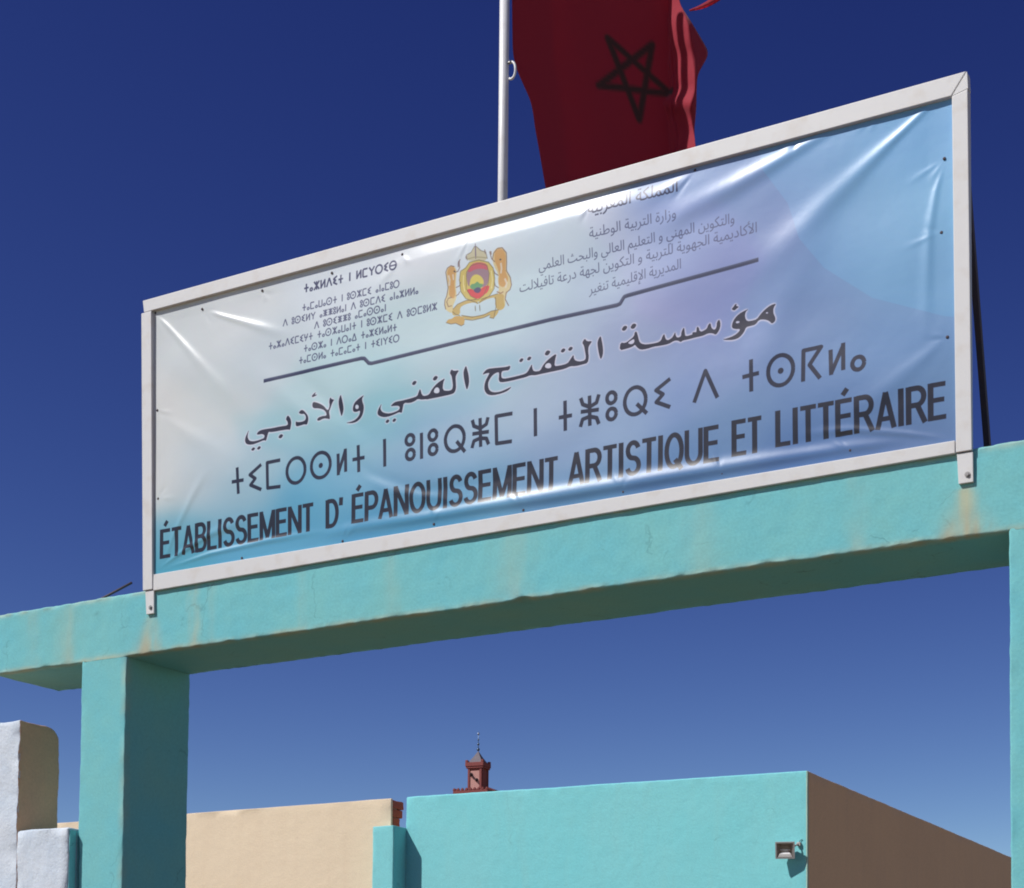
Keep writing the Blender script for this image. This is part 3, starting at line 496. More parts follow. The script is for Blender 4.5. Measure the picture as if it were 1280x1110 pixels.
def sm(a, b, x):
    t = max(0., min(1., (x - a) / (b - a)))
    return t * t * (3 - 2 * t)


def stain_fn(p):
    n = noise.fractal(p * 7, 1, 2, 4)
    n2 = noise.fractal(Vector((p.x * 12, p.y, p.z * 2.2)), 1, 2, 4)
    a = b = c = 0.
    if p.y < .06:
        # washes and rust below the two sign feet
        for cx, wt, wb, k in ((.215, .035, .13, .85), (5.775, .05, .12, .95)):
            if p.z < 4.5:
                t = (4.47 - p.z) / .27
                wd = wt + (wb - wt) * max(t, 0)
                m = math.exp(-((p.x - cx + .02 * n) / wd) ** 2 * 1.3) * sm(-.02, .12, t)
                a = max(a, k * m * (.9 + .6 * n2))
                b = max(b, m * sm(.2, 1, t) * (.5 + .7 * n2))
        for cx, wd, k in ((.62, .035, .5), (.56, .02, .35), (.75, .03, .2), (5.2, .05, .25), (1.5, .04, .2), (-.55, .1, .35), (-.9, .06, .3), (3.1, .12, .3), (4.3, .1, .2), (2.2, .06, .2)):
            m = math.exp(-((p.x - cx + .03 * n) / wd) ** 2)
            a = max(a, k * m * (.6 + .6 * n2))
            b = max(b, .6 * k * m * sm(4.34, 4.2, p.z) * (.5 + n2))
        # worn pale lower arris
        e = math.exp(-((p.z - 4.205) / .022) ** 2)
        a = max(a, e * (.45 + .5 * n))
        e2 = math.exp(-((p.z - beam_top(p.x) + .01) / .02) ** 2)
        a = max(a, e2 * (.3 + .5 * n))
        if p.z < 4.21:
            b = max(b, .5 * max(0, n2) * sm(4.0, 6.0, p.x))
        # small dark scuff
        c = max(c, .8 * math.exp(-((p.x + .28) / .03) ** 2 - ((p.z - 4.52) / .010) ** 2) * (.5 + n))
    return (max(0, min(1, a)), max(0, min(1, b)), max(0, min(1, c)), 1)


def paint_stain(me, fn):
    at = me.color_attributes.new('stain', 'FLOAT_COLOR', 'POINT')
    at.data.foreach_set('color', [c for v in me.vertices for c in fn(v.co)])


paint_stain(bm_me, stain_fn)
link('beam', bm_me, M_gate, gate)


def pillar_stain(p):
    n = noise.fractal(p * 5, 1, 2, 4)
    a = .5 * math.exp(-((p.x + .005) / .02) ** 2) * max(0, .4 + n) if p.y < .02 else 0.
    return (max(0, min(1, a)), 0, 0, 1)


for x0, x1 in ((-.416, 0.004), (6.0, 6.42)):
    def pdef(p, x0=x0):
        if x0 < 0 and p.x < -.3:      # slight swelling of the render low on the outer arris
            p.x += .014 * sm(3.04, 2.95, p.z)
        return p
    pm = rough_box((x0, .001, 0), (x1, .648, 4.25), r=.012, amp=.005, freq=2.2, name='pillar', deform=pdef, steps=(.05, .06, .05))
    paint_stain(pm, pillar_stain)
    link('pillar', pm, M_gate, gate)

# ================================================================= sign frame
sign = thing('sign_frame', 'white square tube frame standing on the turquoise beam, holding the printed banner', 'sign')
YF, YK = -.06, -.002


def yfront(z):
    """the frame leans very slightly forward"""
    return -.024 - .034 * max(0., (z - 4.62)) / 2.0


def bar(name, a, b, c, d, off=0., y1=YK, bevel=.005):
    """a,b,c,d = (x,z) corners, counter-clockwise seen from the front"""
    fy = lambda z: yfront(z) + off
    q = [(a[0], fy(a[1]), a[1]), (b[0], fy(b[1]), b[1]), (b[0], y1, b[1]), (a[0], y1, a[1]),
         (d[0], fy(d[1]), d[1]), (c[0], fy(c[1]), c[1]), (c[0], y1, c[1]), (d[0], y1, d[1])]
    return link(name, hexa(q, bevel, name, 3), M_frame, sign)


bar('top_rail', (.150, 6.552), (5.724, 6.508), (5.803, 6.617), (.137, 6.636))
bar('corner_plate', (5.729, 6.506), (5.812, 6.524), (5.808, 6.607), (5.806, 6.614), bevel=.0015)
bar('bottom_rail', (.257, 4.616), (5.732, 4.636), (5.732, 4.703), (.257, 4.727))
bar('side_post', (.165, 4.627), (.252, 4.627), (.219, 6.548), (.128, 6.548), off=-.003)
bar('side_post', (5.737, 4.637), (5.820, 4.637), (5.811, 6.520), (5.728, 6.503), off=-.003)
bar('foot', (.193, 4.462), (.262, 4.462), (.258, 4.622), (.180, 4.622), off=.006, y1=-.001, bevel=.003)
bar('foot', (5.748, 4.474), (5.824, 4.474), (5.822, 4.632), (5.740, 4.632), off=.006, y1=-.001, bevel=.003)
for bx, bz in ((.232, 4.505), (5.795, 4.515)):
    bm = bmesh.new()
    for rr, ya, yb, sg in ((.015, -.0215, -.0175, 16), (.009, -.029, -.0215, 6)):
        bmesh.ops.create_cone(bm, cap_ends=True, segments=sg, radius1=rr, radius2=rr, depth=abs(yb - ya),
                              matrix=Matrix.Translation((bx, (ya + yb) / 2, bz)) @ Matrix.Rotation(math.pi / 2, 4, 'X'))
    link('bolt', bm_mesh(bm, 'bolt'), M_steel, sign)
# back stay on the right
q0, q1 = Vector((5.785, .004, 6.12)), Vector((5.752, .60, 4.66))
dv = (q1 - q0).normalized()
nx = Vector((1, 0, 0))
ny = dv.cross(nx).normalized()
c8 = []
for q in (q1, q0):
    for a, b in ((-1, -1), (1, -1), (1, 1), (-1, 1)):
        c8.append(q + nx * a * .016 + ny * b * .020)
link('back_stay', hexa(c8, .002, 'back_stay'), M_rust, sign, label='dark unpainted steel stay bracing the right post from behind')

# ================================================================= print of the banner
PX = 560.0
BX0, BX1, BZ0, BZ1 = .20, 5.78, 4.66, 6.62
W_ = int((BX1 - BX0) * PX)
H_ = int((BZ1 - BZ0) * PX)


def cover(polys, sub=4):
    """antialiased non-zero fill of closed polygons given in sign metres -> (y0,y1,x0,x1,coverage)"""
    pts = np.concatenate([np.asarray(p, float) for p in polys])
    x0 = int(max(0, math.floor((pts[:, 0].min() - BX0) * PX) - 2))
    x1 = int(min(W_, math.ceil((pts[:, 0].max() - BX0) * PX) + 3))
    y0 = int(max(0, math.floor((pts[:, 1].min() - BZ0) * PX) - 2))
    y1 = int(min(H_, math.ceil((pts[:, 1].max() - BZ0) * PX) + 3))
    if x1 <= x0 or y1 <= y0:
        return None
    w_, h_ = x1 - x0, (y1 - y0) * sub
    acc = np.zeros((h_, w_ + 2))
    for p in polys:
        p = np.asarray(p, float)
        X = (p[:, 0] - BX0) * PX - x0
        Y = ((p[:, 1] - BZ0) * PX - y0) * sub - .5
        Xn, Yn = np.roll(X, -1), np.roll(Y, -1)
        for a, b, c, d in zip(X, Y, Xn, Yn):
            if b == d:
                continue
            s = 1.
            if b > d:
                a, b, c, d = c, d, a, b
                s = -1.
            r0, r1 = int(math.ceil(b)), int(math.ceil(d))
            r0, r1 = max(r0, 0), min(r1, h_)
            if r1 <= r0:
                continue
            rr = np.arange(r0, r1)
            xc = np.clip(a + (c - a) * (rr - b) / (d - b), 0, w_)
            ix = xc.astype(int)
            fr = xc - ix
            np.add.at(acc, (rr, ix), s * (1 - fr))
            np.add.at(acc, (rr, ix + 1), s * fr)
    cov = np.clip(np.abs(np.cumsum(acc, axis=1)[:, :w_]), 0, 1)
    cov = cov.reshape(-1, sub, w_).mean(axis=1)
    return y0, y1, x0, x1, cov


def blur(a, n):
    k = np.ones(n) / n
    for _ in range(2):
        a = np.apply_along_axis(lambda v: np.convolve(v, k, 'same'), 0, a)
        a = np.apply_along_axis(lambda v: np.convolve(v, k, 'same'), 1, a)
    return a


def ccw(p):
    p = np.asarray(p, float)
    x, y = p[:, 0], p[:, 1]
    return p if (x * np.roll(y, -1) - y * np.roll(x, -1)).sum() > 0 else p[::-1]


def disc(c, r, n=12):
    return np.array([(c[0] + r * math.cos(a), c[1] + r * math.sin(a)) for a in np.linspace(0, 2 * math.pi, n, endpoint=False)])


def stroke(pts, r, joints=True):
    out = []
    pts = [np.asarray(p, float) for p in pts]
    for a, b in zip(pts, pts[1:]):
        d = b - a
        L = np.hypot(*d)
        if L < 1e-6:
            continue
        n = np.array([-d[1], d[0]]) / L * r
        out.append(ccw([a + n, a - n, b - n, b + n]))
    if joints:
        for p in pts[1:-1]:
            out.append(disc(p, r))
    return out


# ---- background colour field
ny_, nx_ = H_ // 8 + 1, W_ // 8 + 1
gx = BX0 + (np.arange(nx_) * 8) / PX
gz = BZ0 + (np.arange(ny_) * 8) / PX
GX, GZ = np.meshgrid(gx, gz)
num = np.zeros(GX.shape + (3,))
den = np.zeros(GX.shape)
for (cx, cz), c in D_CP:
    d2 = ((GX - cx) ** 2 * .7 + (GZ - cz) ** 2 * 1.3)
    wgt = np.exp(-d2 / (2 * .16 ** 2)) + .012 / (d2 + .02) ** 1.5 * .02
    num += wgt[..., None] * np.array(c, float)
    den += wgt
fld = num / den[..., None]
yi = np.clip(np.arange(H_) / 8, 0, ny_ - 1.001)
xi = np.clip(np.arange(W_) / 8, 0, nx_ - 1.001)
y0i, x0i = yi.astype(int), xi.astype(int)
fy, fx = (yi - y0i)[:, None, None], (xi - x0i)[None, :, None]
img = (fld[y0i][:, x0i] * (1 - fy) * (1 - fx) + fld[y0i + 1][:, x0i] * fy * (1 - fx)
       + fld[y0i][:, x0i + 1] * (1 - fy) * fx + fld[y0i + 1][:, x0i + 1] * fy * fx)
# soft curved light shapes of the printed backdrop
arc = [(D_ARC[0][0] - .05, 6.62)] + list(D_ARC) + [(5.78, 5.34), (5.78, 6.62)]
r_ = cover([ccw(arc)])
m_ = np.zeros((H_, W_))
m_[r_[0]:r_[1], r_[2]:r_[3]] = r_[4]
img += m_[..., None] * np.array([-2, 9, 9.])
for pl, col in (
        ([(.9, 5.72), (1.6, 5.62), (2.3, 5.63), (3.0, 5.72), (3.3, 5.60), (2.9, 5.40), (2.2, 5.30), (1.5, 5.35), (1.0, 5.50)], (-13, -3, -1.)),
        ([(1.2, 5.5), (2.0, 5.22), (3.2, 5.2), (4.3, 5.35), (4.2, 5.05), (3.0, 4.95), (1.8, 5.0)], (-8, -6, -2.)),
        ([(.24, 6.2), (1.2, 5.4), (2.2, 5.05), (1.9, 4.98), (.9, 5.3), (.24, 5.9)], (6, 4, 3.)),
        ([(3.4, 6.55), (4.4, 6.3), (4.7, 5.9), (4.4, 5.5), (3.9, 5.75), (3.7, 6.2)], (3, -3, 2.))):
    r_ = cover([ccw(pl)], 2)
    m_[:] = 0
    m_[r_[0]:r_[1], r_[2]:r_[3]] = r_[4]
    ds = m_[::4, ::4]
    ds = blur(ds, 11)
    up = np.repeat(np.repeat(ds, 4, 0), 4, 1)[:H_, :W_]
    img[:up.shape[0], :up.shape[1]] += up[..., None] * np.array(col)


def paint(polys, col, holes=None, alpha=1.0, shade=None):
    r = cover(polys)
    if r is None:
        return
    y0, y1, x0, x1, c = r
    if holes:
        for h in holes:
            q = cover([ccw(h)])
            hy0, hy1, hx0, hx1, hc = q
            a0, a1, b0, b1 = max(y0, hy0), min(y1, hy1), max(x0, hx0), min(x1, hx1)
            if a1 > a0 and b1 > b0:
                c[a0 - y0:a1 - y0, b0 - x0:b1 - x0] *= 1 - hc[a0 - hy0:a1 - hy0, b0 - hx0:b1 - hx0]
    a = (c * alpha)[..., None]
    img[y0:y1, x0:x1] = img[y0:y1, x0:x1] * (1 - a) + np.array(col, float) * a


def smooth_poly(p, it=1):
    p = np.asarray(p, float)
    for _ in range(it):
        q = np.roll(p, -1, 0)
        p = np.stack([p * .75 + q * .25, p * .25 + q * .75], 1).reshape(-1, 2)
    return p


INK = (14, 12, 34)
# divider line
paint(stroke(D_DV, .0115), (40, 44, 78))
paint(stroke([(a, b + .009) for a, b in D_DV], .005), (84, 90, 122), alpha=.5)
# emblem
for c, p in D_EM:
    paint([ccw(smooth_poly(p))], c, alpha=.92)
for c, wd_, p in D_ES:
    paint(stroke(p, wd_), c, alpha=.8)
# calligraphic title: pale halo first, then the letters
TP = [ccw(smooth_poly(p)) for p in D_P]
r_ = cover(TP)
y0, y1, x0, x1, c = r_
y0b, y1b, x0b, x1b = y0 - 20, min(H_, y1 + 20), x0 - 20, x1 + 20
big = np.zeros((y1b - y0b, x1b - x0b))
big[y0 - y0b:y1 - y0b, x0 - x0b:x1 - x0b] = c
halo = np.clip(blur(big, 9) * 4.2, 0, 1) ** 1.3
img[y0b:y1b, x0b:x1b] = img[y0b:y1b, x0b:x1b] * (1 - .72 * halo[..., None]) + np.array((214, 206, 226.)) * .72 * halo[..., None]
paint(TP, (32, 28, 50), holes=[smooth_poly(h) for h in D_H])
# Tifinagh line
for s in D_TF:
    paint(stroke(s, .0115), (18, 20, 48))
for c in D_CI:
    paint([disc(c, .017)], (18, 20, 48))


# French line: condensed bold capitals drawn as strokes on a unit box
def arcp(cx, cy, rx, ry, a0, a1, n=14):
    return [(cx + rx * math.cos(math.radians(a)), cy + ry * math.sin(math.radians(a))) for a in np.linspace(a0, a1, n)]


LET = {
    'E': (.62, [[(.09, 0), (.09, 1)], [(.09, .94), (.58, .94)], [(.09, .53), (.54, .53)], [(.09, .06), (.60, .06)]]),
    'T': (.60, [[(.30, 0), (.30, 1)], [(.02, .94), (.58, .94)]]),
    'A': (.70, [[(.07, 0), (.35, .97)], [(.35, .97), (.63, 0)], [(.16, .27), (.54, .27)]]),
    'B': (.66, [[(.09, 0), (.09, 1)], [(.09, .94), (.34, .94)] + arcp(.34, .735, .20, .205, 90, -90) + [(.09, .53)],
                [(.09, .53), (.36, .53)] + arcp(.36, .295, .22, .235, 90, -90) + [(.09, .06)]]),
    'L': (.56, [[(.09, 0), (.09, 1)], [(.09, .06), (.54, .06)]]),
    'I': (.28, [[(.14, 0), (.14, 1)]]),
    'S': (.65, [arcp(.33, .725, .215, .22, 15, 250) + arcp(.33, .28, .235, .225, 70, -165)]),
    'M': (.84, [[(.09, 0), (.09, 1)], [(.75, 0), (.75, 1)], [(.09, .98), (.42, .06)], [(.42, .06), (.75, .98)]]),
    'N': (.72, [[(.09, 0), (.09, 1)], [(.63, 0), (.63, 1)], [(.09, .97), (.63, .03)]]),
    'D': (.70, [[(.09, 0), (.09, 1)], [(.09, .94), (.32, .94)] + arcp(.32, .5, .30, .44, 90, -90) + [(.09, .06)]]),
    "'": (.24, [[(.12, 1), (.10, .72)]]),
    'P': (.65, [[(.09, 0), (.09, 1)], [(.09, .94), (.35, .94)] + arcp(.35, .69, .23, .25, 90, -90) + [(.09, .44)]]),
    'O': (.76, [arcp(.38, .5, .30, .445, 0, 360, 30)]),
    'Q': (.76, [arcp(.38, .5, .30, .445, 0, 360, 30), [(.42, .26), (.70, -.04)]]),
    'U': (.72, [[(.09, 1), (.09, .36)] + arcp(.36, .34, .27, .285, 180, 360) + [(.63, .36), (.63, 1)]]),
    'R': (.70, [[(.09, 0), (.09, 1)], [(.09, .94), (.37, .94)] + arcp(.37, .715, .23, .225, 90, -90) + [(.09, .49)], [(.38, .49), (.64, 0)]]),
}
for word, lb, rb, lt, rt in D_FR:
    lb, rb = np.array(lb), np.array(rb)
    hl, hr = lt[1] - lb[1], rt[1] - rb[1]
    tot = sum(LET['E' if ch == 'É' else ch][0] for ch in word)
    u0 = 0.
    for ch in word:
        wd, sts = LET['E' if ch == 'É' else ch]
        sts = [list(s) for s in sts]
        if ch == 'É':
            sts = sts + [[(.26, 1.10), (.42, 1.26)]]

        def mp(q):
            u = (u0 + wd / 2 + (q[0] - wd / 2) * .95) / tot
            b = lb + (rb - lb) * u
            return (b[0], b[1] + q[1] * (hl + (hr - hl) * u))
        polys = []
        for s in sts:
            vert = len(s) == 2 and abs(s[0][0] - s[1][0]) < .02
            horiz = len(s) == 2 and abs(s[0][1] - s[1][1]) < .02
            r = .0150 if vert else (.0125 if horiz else .0138)
            polys += stroke([mp(q) for q in s], r)
        paint(polys, INK)
        u0 += wd

# small Tifinagh paragraph
C = lambda rx=.36, ry=.5, cx=.42, cy=.5: [(cx + rx * math.cos(a), cy + ry * math.sin(a)) for a in np.linspace(0, 2 * math.pi, 15)]
TG = {
    'ⵜ': (.66, [[(.33, 0), (.33, 1)], [(.08, .5), (.58, .5)]]),
    'ⴰ': (.45, [C(.14, .17, .22, .2)]),
    'ⴳ': (.74, [[(.37, 0), (.37, 1)], [(.08, 1), (.37, .5), (.66, 1)], [(.08, 0), (.37, .5), (.66, 0)]]),
    'ⵍ': (.66, [[(.12, 0), (.12, 1)], [(.54, 0), (.54, 1)], [(.12, .1), (.54, .9)]]),
    'ⴷ': (.74, [[(.08, 0), (.37, 1), (.66, 0)]]),
    'ⵉ': (.60, [[(.52, 1), (.08, .70), (.38, .52), (.08, .34), (.52, 0)]]),
    'ⵏ': (.32, [[(.16, 0), (.16, 1)]]),
    'ⵎ': (.70, [[(.6, .95), (.12, .95), (.12, .05), (.6, .05)]]),
    'ⵖ': (.72, [[(.36, 0), (.36, .5)], [(.08, 1), (.36, .5), (.64, 1)]]),
    'ⵔ': (.90, [C()]),
    'ⴱ': (.90, [C(), [(.08, .5), (.76, .5)]]),
    'ⵙ': (.90, [C(), C(.06, .07)]),
    'ⵡ': (.66, [[(.12, 1), (.12, .05), (.54, .05), (.54, 1)]]),
    'ⵓ': (.42, [C(.14, .19, .2, .78), C(.14, .19, .2, .22)]),
    'ⵥ': (.70, [[(.35, 0), (.35, 1)], [(.08, .95), (.35, .62), (.62, .95)], [(.08, .05), (.35, .38), (.62, .05)], [(.1, .5), (.6, .5)]]),
    'ⴼ': (.70, [[(.08, 1), (.35, .5), (.62, 1)], [(.08, 0), (.35, .5), (.62, 0)], [(.35, 0), (.35, 1)]]),
    'ⵢ': (.60, [[(.1, 1), (.1, .5), (.5, .5)], [(.5, 1), (.2, 0)]]),
    'ⵄ': (.70, [[(.08, 0), (.35, 1), (.62, 0), (.08, 0)]]),
    ' ': (.5, []),
}
for li, (txt, a, b, h) in enumerate(D_TI):
    a, b = np.array(a), np.array(b)
    tot = sum(TG[ch][0] for ch in txt)
    u0 = 0.
    polys = []
    for ch in txt:
        wd, sts = TG[ch]
        for s in sts:
            P_ = [a + (b - a) * ((u0 + q[0]) / tot) + np.array([0, q[1] * h]) for q in s]
            polys += stroke(P_, .0056 if li == 0 else .0038, joints=False)
        u0 += wd
    paint(polys, (44, 46, 84), alpha=.95 if li == 0 else .8)

# small Arabic paragraph: shaped here, outlines taken from the built-in text object
AF = {'ا': (0xFE8D, 2), 'ل': (0xFEDD, 4), 'م': (0xFEE1, 4), 'ك': (0xFED9, 4), 'ة': (0xFE93, 2), 'غ': (0xFECD, 4), 'ر': (0xFEAD, 2),
      'ب': (0xFE8F, 4), 'ي': (0xFEF1, 4), 'و': (0xFEED, 2), 'ز': (0xFEAF, 2), 'ت': (0xFE95, 4), 'ط': (0xFEC1, 4), 'ن': (0xFEE5, 4),
      'ه': (0xFEE9, 4), 'ع': (0xFEC9, 4), 'ح': (0xFEA1, 4), 'ث': (0xFE99, 4), 'د': (0xFEA9, 2), 'ج': (0xFE9D, 4), 'ف': (0xFED1, 4),
      'ق': (0xFED5, 4), 'إ': (0xFE87, 2), 'أ': (0xFE83, 2)}


def shape_ar(t):
    out = []
    i = 0
    prev = False
    while i < len(t):
        ch = t[i]
        if ch not in AF:
            out.append(ch)
            prev = False
            i += 1
            continue
        if ch == 'ل' and i + 1 < len(t) and t[i + 1] in 'اأإ':
            base = {'ا': 0xFEFB, 'أ': 0xFEF7, 'إ': 0xFEF9}[t[i + 1]]
            out.append(chr(base + (1 if prev else 0)))
            prev = False
            i += 2
            continue
        base, n = AF[ch]
        nxt = i + 1 < len(t) and t[i + 1] in AF
        if n == 2:
            out.append(chr(base + (1 if prev else 0)))
            prev = False
        else:
            out.append(chr(base + ((3 if nxt else 1) if prev else (2 if nxt else 0))))
            prev = nxt
        i += 1
    return ''.join(out)[::-1]


def text_outlines(s):
    cu_ = bpy.data.curves.new('tmp', 'FONT')
    cu_.body = s
    cu_.fill_mode = 'NONE'
    cu_.resolution_u = 3
    o = bpy.data.objects.new('tmp', cu_)
    COL.objects.link(o)
    dg = bpy.context.evaluated_depsgraph_get()
    me_ = o.evaluated_get(dg).to_mesh()
    vs = [(v.co.x, v.co.y) for v in me_.vertices]
    nb = {}
    for e in me_.edges:
        a, b = e.vertices
        nb.setdefault(a, []).append(b)
        nb.setdefault(b, []).append(a)
    seen = set()
    loops = []
    for v in range(len(vs)):
        if v in seen or v not in nb:
            continue
        lp = [v]
        seen.add(v)
        cur = v
        while True:
            nx2 = [k for k in nb[cur] if k not in seen]
            if not nx2:
                break
            cur = min(nx2, key=lambda k: abs(k - cur))
            seen.add(cur)
            lp.append(cur)
        if len(lp) > 2:
            loops.append([vs[k] for k in lp])
    o.evaluated_get(dg).to_mesh_clear()
    bpy.data.objects.remove(o)
    bpy.data.curves.remove(cu_)
    return loops


for li, (txt, a, b, big_) in enumerate(D_AR):
    loops = text_outlines(shape_ar(txt))
    if not loops:
        continue
    al = np.concatenate([np.array(l) for l in loops])
    xa, xb = al[:, 0].min(), al[:, 0].max()
    a, b = np.array(a), np.array(b)
    sy = .105 if big_ else .082
    P_ = []
    for l in loops:
        l = np.array(l)
        u = (l[:, 0] - xa) / (xb - xa)
        P_.append(a[None] + (b - a)[None] * u[:, None] + np.stack([np.zeros(len(u)), l[:, 1] * sy], 1))
    for dx in ((-.0016, .0016) if big_ else (0, .0012)):
        paint([q + np.array([dx, 0]) for q in P_], (40, 42, 76), alpha=.85 if big_ else .4)

arr = np.empty((H_, W_, 4), np.float32)
arr[..., :3] = np.clip(img, 0, 255) / 255
arr[..., 3] = 1
im = bpy.data.images.new('banner_print', W_, H_, alpha=False)
im.pixels.foreach_set(arr.ravel())
im.update()
im.pack()

# ================================================================= banner cloth
gxn, gzn = 620, 210
xs = np.linspace(.232, 5.742, gxn)
us = np.linspace(0, 1, gzn)
XX = np.repeat(xs[None], gzn, 0)
zlo = 4.722 + (4.698 - 4.722) * (xs - .24) / 5.5
zhi = 6.575 + (6.545 - 6.575) * (xs - .24) / 5.5
ZZ = zlo[None] + (zhi - zlo)[None] * us[:, None]
DD = np.zeros_like(XX)
rc = random.Random(11)
tens = []
for sx, sz in D_SC:                # short pull lines at the fixings
    for q in range(2):
        ang = math.atan2(5.6 - sz, (2.9 - sx) * .35) + rc.uniform(-.7, .7)
        ln = rc.uniform(.10, .26)
        p0_ = (sx + math.cos(ang) * .012, sz + math.sin(ang) * .012)
        tens.append(([p0_, (sx + math.cos(ang) * ln * .4, sz + math.sin(ang) * ln * .4), (sx + math.cos(ang) * ln, sz + math.sin(ang) * ln)],
                     [.006, .012, .03], [.006, .012, .03], [0, rc.choice((-1, 1, 1)) * .0018, 0]))
for P_, wu, wl, am in list(D_CR) + tens:
    best = np.full(XX.shape, 1e9)
    A_ = np.zeros_like(XX)
    U_ = np.full(XX.shape, .1)
    for k in range(len(P_) - 1):
        a, b = np.array(P_[k]), np.array(P_[k + 1])
        d = b - a
        t = np.clip(((XX - a[0]) * d[0] + (ZZ - a[1]) * d[1]) / (d @ d), 0, 1)
        ox, oz = XX - a[0] - d[0] * t, ZZ - a[1] - d[1] * t
        dist = np.hypot(ox, oz)
        up = oz > 0
        m = dist < best
        wd = np.where(up, wu[k] + (wu[k + 1] - wu[k]) * t, wl[k] + (wl[k + 1] - wl[k]) * t)
        tt = t * t * (3 - 2 * t) if k in (0, len(P_) - 2) else t
        best = np.where(m, dist, best)
        A_ = np.where(m, am[k] + (am[k + 1] - am[k]) * tt, A_)
        U_ = np.where(m, wd, U_)
    DD = DD + A_ * np.exp(-(best / U_) ** 2)
# roll of slack cloth hanging just under the top rail
tz = zhi[None] - ZZ
ax_ = np.exp(-(np.clip(np.abs(XX - 3.18) - .55, 0, 9) / .36) ** 2)
up_ = np.clip((tz - .045) / .095, 0, 1)
dn_ = np.clip((tz - .14) / .30, 0, 1)
DD = DD + .0125 * ax_ * (up_ * up_ * (3 - 2 * up_) * .35 + up_ * .65) * (1 - dn_ * dn_ * (3 - 2 * dn_))
und = np.zeros_like(XX)
for i in range(gzn):
    for j in range(0, gxn):
        x, z = XX[i, j], ZZ[i, j]
        und[i, j] = noise.noise(Vector((x * .9 + z * .5, z * 2.0 - x * .35, 3.1))) * .009 + noise.noise(Vector((x * 2.6 + z * 1.9, z * 3.1 - x * 1.6, 7.7))) * .0028
# stretched flat along the fixed edges
edge = np.minimum(np.minimum((ZZ - zlo[None]) / .12, (zhi[None] - ZZ) / .12), np.minimum((XX - .24) / .15, (5.74 - XX) / .15))
edge = np.clip(edge, 0, 1)
ed2 = np.clip(np.minimum((ZZ - zlo[None]) / .02, (zhi[None] - ZZ) / .015), 0, 1)
YY = -.008 - .024 * (ZZ - 4.7) / 1.9 - np.clip(DD * ed2 + und * edge, -.02, .046)
verts = np.stack([XX, YY, ZZ], -1).reshape(-1, 3)
ii = np.arange(gzn * gxn).reshape(gzn, gxn)
quads = np.stack([ii[:-1, :-1], ii[:-1, 1:], ii[1:, 1:], ii[1:, :-1]], -1).reshape(-1, 4)
bme = bpy.data.meshes.new('banner')
bme.from_pydata(verts.tolist(), [], quads.tolist())
uv = bme.uv_layers.new(name='print')
li_ = np.empty(len(bme.loops), np.int64)
bme.loops.foreach_get('vertex_index', li_)
uvs = np.stack([(verts[:, 0] - BX0) / (BX1 - BX0), (verts[:, 2] - BZ0) / (BZ1 - BZ0)], -1)[li_]
uv.data.foreach_set('uv', uvs.astype(np.float32).ravel())
bme.polygons.foreach_set('use_smooth', np.ones(len(bme.polygons), bool))
M_ban = mat('printed_vinyl', (1, 1, 1), .36, 0, .45)
t = M_ban.node_tree
L = t.links.new
p = t.nodes['Principled BSDF']
ti = t.nodes.new('ShaderNodeTexImage')
ti.image = im
ti.interpolation = 'Cubic'
um = t.nodes.new('ShaderNodeUVMap')
um.uv_map = 'print'
L(um.outputs[0], ti.inputs[0])
mg = t.nodes.new('ShaderNodeMix')
mg.data_type = 'RGBA'
mg.blend_type = 'MULTIPLY'
mg.inputs[0].default_value = 1
mg.inputs[7].default_value = (.97, .99, .935, 1)
L(ti.outputs[0], mg.inputs[6])
L(mg.outputs[2], p.inputs['Base Color'])
tcn = t.nodes.new('ShaderNodeTexCoord')
nz = t.nodes.new('ShaderNodeTexNoise')
nz.inputs['Scale'].default_value = 5
nz.inputs['Detail'].default_value = 5
L(tcn.outputs['Object'], nz.inputs['Vector'])
bp_ = t.nodes.new('ShaderNodeBump')
bp_.inputs['Strength'].default_value = .12
bp_.inputs['Distance'].default_value = .02
L(nz.outputs['Fac'], bp_.inputs['Height'])
L(bp_.outputs[0], p.inputs['Normal'])
p.inputs['Coat Weight'].default_value = .16
p.inputs['Coat Roughness'].default_value = .24
ban = link('banner', bme, M_ban, None,
           label='pale blue printed vinyl banner with Arabic, Tifinagh and French titles and a royal crest', category='banner')
for sx, sz in D_SC:
    bm = bmesh.new()
    bmesh.ops.create_cone(bm, cap_ends=True, segments=8, radius1=.009, radius2=.005, depth=.004,
                          matrix=Matrix.Translation((sx, -.0115 - .024 * (sz - 4.7) / 1.9, sz)) @ Matrix.Rotation(math.pi / 2, 4, 'X'))
    link('screw', bm_mesh(bm, 'screw'), M_rust, ban)

# ================================================================= flagpole and flag
pole = thing('flagpole', 'slim white painted flagpole rising from the gateway beam behind the banner', 'flagpole')
link('pole', tube([(2.785, .33, 4.63), (2.777, .33, 9.6)], .031, 20, 'pole'), M_pole, pole)
pts = []
for k in range(11):
    a = math.radians(100 - k * 22)
    pts.append((2.835 + .030 * math.cos(a), .33, 7.680 + .055 * math.sin(a)))
link('hook', tube(pts, .008, 8, 'hook'), M_pole, pole, label='curved white cleat on the pole')
link('bracket', tube([(2.805, .33, 7.735), (2.838, .33, 7.735)], .010, 8, 'bracket'), M_steel, pole)

